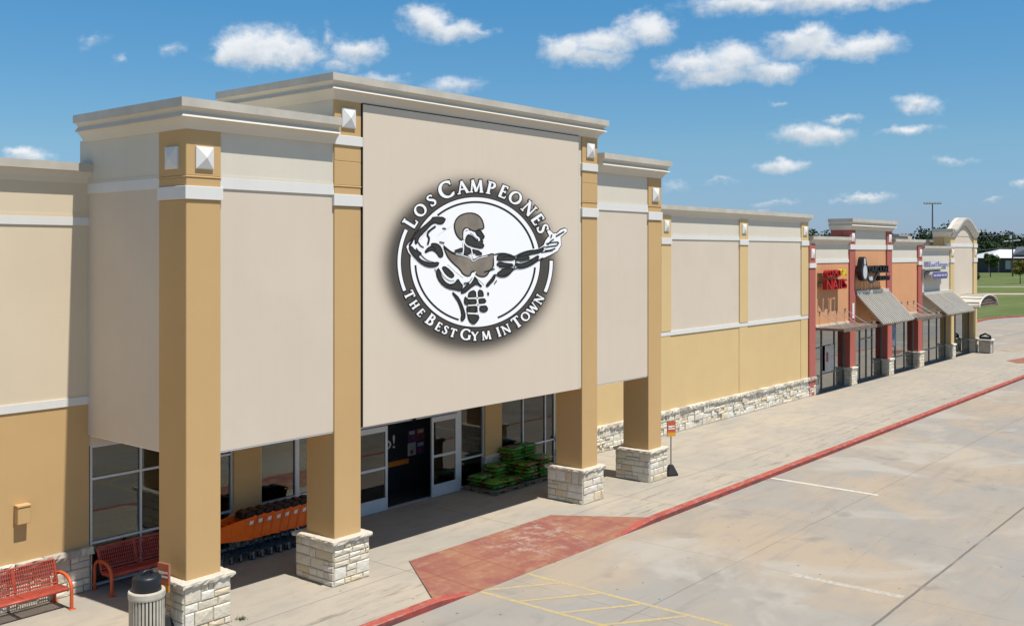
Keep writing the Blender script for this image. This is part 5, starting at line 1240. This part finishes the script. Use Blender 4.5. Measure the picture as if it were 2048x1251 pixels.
# utility pole
t = thing('utility_pole', 'dark wooden utility pole with crossarm and transformer in front of the house', 'utility pole', (325.8, 77.1, 0)); c0 = Vector((325.8,77.1,0))
mb = MB(); mb.tube([c0-Vector((0,0,.3)), c0+Vector((0,0,12.6))], [.24,.16], 'pole_wood', 8); mb.build('pole', t)
mb = MB(); mb.tube([c0+Vector((0,0,10.3))-dv*2.6, c0+Vector((0,0,10.7))+dv*2.2], .12, 'house_metal', 6); mb.tube([c0+Vector((0,0,12.1))-dv*.8, c0+Vector((0,0,12.2))+dv*.8], .1, 'pole_wood', 6); mb.build('crossarm', t)
mb = MB(); q = c0-dv*.75; mb.tube([q+Vector((0,0,11.1)), q+Vector((0,0,12.2))], .38, 'house_metal', 10); mb.build('transformer', t)
def wire(label, zs, dz):
    mb = MB(); a = c0 + Vector((0,0,zs)); e = Vector((240, 175, zs-2.5)); P = []
    for i in range(25): s_ = i/24; p = a.lerp(e, s_); p.z -= 3.0*4*s_*(1-s_)*dz; P.append(p)
    mb.tube(P, .045, 'wire_grey', 4)
    e = Vector((420, -20, zs)); P = []
    for i in range(25): s_ = i/24; p = a.lerp(e, s_); p.z -= 2.2*4*s_*(1-s_)*dz; P.append(p)
    mb.tube(P, .045, 'wire_grey', 4)
    tag(mb.build('power_line', loc=tuple(a)), label, 'power line', 'power lines on the utility pole')
wire('top power line strung from the head of the utility pole', 12.5, .6); wire('lower power line strung below the crossarm of the utility pole', 8.6, .8)
# house with a metal roof
t = thing('house', 'long low house with pale metal hip roof and dark gable behind the lawn', 'house', (392, 82, 0))
ux = dv; uy = Vector((dv.y*-1, dv.x, 0)); uy = Vector((math.cos(TH), math.sin(TH), 0)); hc = Vector((374, 97.5, 0))
def H3(u, v, z): p = hc + ux*u + uy*v; return (p.x, p.y, z)
def hbox(mb, u0, u1, v0, v1, z0, z1, m_):
    mb.add([H3(u0,v0,z0),H3(u1,v0,z0),H3(u1,v1,z0),H3(u0,v1,z0),H3(u0,v0,z1),H3(u1,v0,z1),H3(u1,v1,z1),H3(u0,v1,z1)], [(0,3,2,1),(4,5,6,7),(0,1,5,4),(1,2,6,5),(2,3,7,6),(3,0,4,7)], m_)
mb = MB(); hbox(mb, 2.5, 36, 2, 16, 0, 5.0, 'house_wall'); mb.build('wall', t)
mb = MB(); mb.add([H3(0,-1,5.1),H3(38,-1,5.1),H3(38,18,5.1),H3(0,18,5.1),H3(8.5,7,8.1),H3(30,7,8.1)], [(0,1,5,4),(1,2,5),(2,3,4,5),(3,0,4),(0,3,2,1)], 'house_metal'); rf = mb.build('roof', t)
mb = MB(); mb.add([H3(9.5,-.6,6.2),H3(22,-.6,6.2),H3(15.7,-.6,9.0),H3(15.7,9,9.0)], [(0,1,2),(0,2,3),(1,3,2)], 'house_gable'); mb.build('gable', rf)
mb = MB()
for u in (1.2, 4.5, 9, 14, 20): mb.tube([H3(u,-.6,0), H3(u,-.6,5.1)], .22, 'house_wall', 6)
mb.build('porch_post', t)
mb = MB(); hbox(mb, 8.2, 34, 1.9, 1.99, 1.2, 4.2, 'pale_panel'); mb.build('porch_window', t)
# parked van by the house
t = thing('parked_van', 'white van parked by the pale roofed house', 'van', H3(16.5,-7,0)); mb = MB()
def HV(u, v, z): return H3(14+u, -8+v, z)
pts = [(0,.5),(0,1.3),(.25,1.45),(1.0,2.3),(4.8,2.4),(5.2,2.2),(5.3,.5)]
A_ = [HV(u,0,z) for u,z in pts]; mb.prism(A_, tuple(uy*1.9), 'car_white'); mb.build('body', t, bevel=.06)
mb = MB(); mb.prism([HV(.55,-.02,1.5),HV(1.1,-.02,2.15),HV(4.5,-.02,2.2),HV(4.6,-.02,1.5)], tuple(uy*.015), 'car_glass'); mb.build('side_window', t)
for u in (1.0, 4.2):
    for v in (.02, 1.75): mb = MB(); mb.tube([HV(u,v-.05,.36), HV(u,v+.16,.36)], .36, 'rubber', 14); mb.build('wheel', t)
# trees
def crown(mb, c, rx, rz, n, size, mat, rr, clumps=9):
    cl = []
    for _ in range(clumps):
        a = rr.uniform(0, 2*math.pi); e = rr.uniform(-.5, 1); k = rr.uniform(.25, .75)
        cl.append((Vector((math.cos(a)*rx*k*math.sqrt(1-min(1,abs(e))**2*.7), math.sin(a)*rx*k*math.sqrt(1-min(1,abs(e))**2*.7), e*rz*.62)), rr.uniform(.32,.55)))
    for _ in range(n):
        o, k = rr.choice(cl); d = Vector((rr.gauss(0,1), rr.gauss(0,1), rr.gauss(0,1))).normalized()*(rr.random()**.4)
        p = Vector(c) + o + Vector((d.x*rx*k, d.y*rx*k, d.z*rz*k*.9))
        s_ = size*rr.uniform(.6, 1.3); u = Vector((rr.gauss(0,1), rr.gauss(0,1), rr.gauss(0,.6))).normalized(); v = u.orthogonal().normalized(); v = (Matrix.Rotation(rr.uniform(0,6.28), 3, u) @ v); w_ = u.cross(v)
        mb.add([p-v*s_*.5, p+w_*s_*.35, p+v*s_*.5, p-w_*s_*.35], [(0,1,2,3)], mat)
def tree(label, x, y, h, r, mat, seed, n=900, size=.55, nm='lawn_tree'):
    rr = random.Random(seed); t = thing(nm, label, 'tree', (x, y, -.02), 'young trees on the lawn')
    mb = MB(); mb.tube([(x,y,-.1),(x+.05,y,h*.35),(x-.05,y+.1,h*.75)], [.05*h*.45,.035*h*.4,.02*h*.3], 'bark', 8)
    for k in range(6): a = k*1.05+rr.random(); z0 = h*rr.uniform(.3,.55); mb.tube([(x,y,z0),(x+math.cos(a)*r*.4,y+math.sin(a)*r*.4,z0+h*.18),(x+math.cos(a)*r*.75,y+math.sin(a)*r*.75,z0+h*.28)], [.03*h*.3,.02*h*.3,.01*h*.2], 'bark', 5)
    mb.build('trunk', t)
    mb = MB(); crown(mb, (x,y,h*.64), r, h*.42, n, size, mat, rr); mb.build('crown', t)
tree('broad dark green tree on the lawn in front of the porch', 315, 80.5, 6.8, 2.5, 'leaf_dark', 1, 1300, .5)
tree('olive and amber tinged tree nearest the path on the lawn', 250, 57.6, 5.4, 2.2, 'leaf_amber', 2, 1300, .42)
tree('bushy green tree at the right edge of the lawn', 262, 56.4, 5.4, 2.3, 'leaf_dark', 3, 1300, .42)
tree('pale green tree close behind the arched end shop', 285, 80.4, 5.6, 1.9, 'leaf_light', 4, 1100, .4)
tree('narrow dark bush tree right beside the end shop wall', 205, 55.2, 4.4, 1.0, 'leaf_dark', 5, 700, .3)
# far wood
rr = random.Random(8); mb = MB()
for row, (dist, zb0, hh) in enumerate(((455, 0, 9.0), (500, 1.0, 12.0), (560, 2.0, 15.5))):
    a = -32.0
    while a < 30:
        w_ = rr.uniform(9, 16); ang_ = TH - R(a); d = dist + rr.uniform(-14, 14); x, y = math.cos(ang_)*d, math.sin(ang_)*d
        h_ = hh*rr.uniform(.80, 1.16)*(1.0 + .14*math.sin(a*.9) + (.10 if a > 24 else 0)); 
        dens = 850 if a > 14 else 170
        crown(mb, (x, y, zb0+h_*.48), w_*.72, h_*.60, dens, 1.35 if a > 14 else 2.8, 'leaf_far', rr, 10)
        a += math.degrees(w_/d)*.46
tag(mb.build('treeline'), 'dark green wood along the horizon', 'wood', None, 'stuff')
# tuft of weeds at the foot of the first pillar
rr = random.Random(3); mb = MB()
for _ in range(60):
    a = rr.uniform(0, 6.28); r_ = abs(rr.gauss(0,.06)); x, y = 12.0+math.cos(a)*r_, 16.95+math.sin(a)*r_; l = rr.uniform(.03,.09); b = rr.uniform(0,6.28)
    mb.add([(x-.006,y,0),(x+.006,y,0),(x+math.cos(b)*l*.8,y+math.sin(b)*l*.8,l)], [(0,1,2)], 'leaf_dark')
tag(mb.build('weed', loc=(12.0,16.95,0)), 'small green weed at the foot of the first pillar', 'weed')
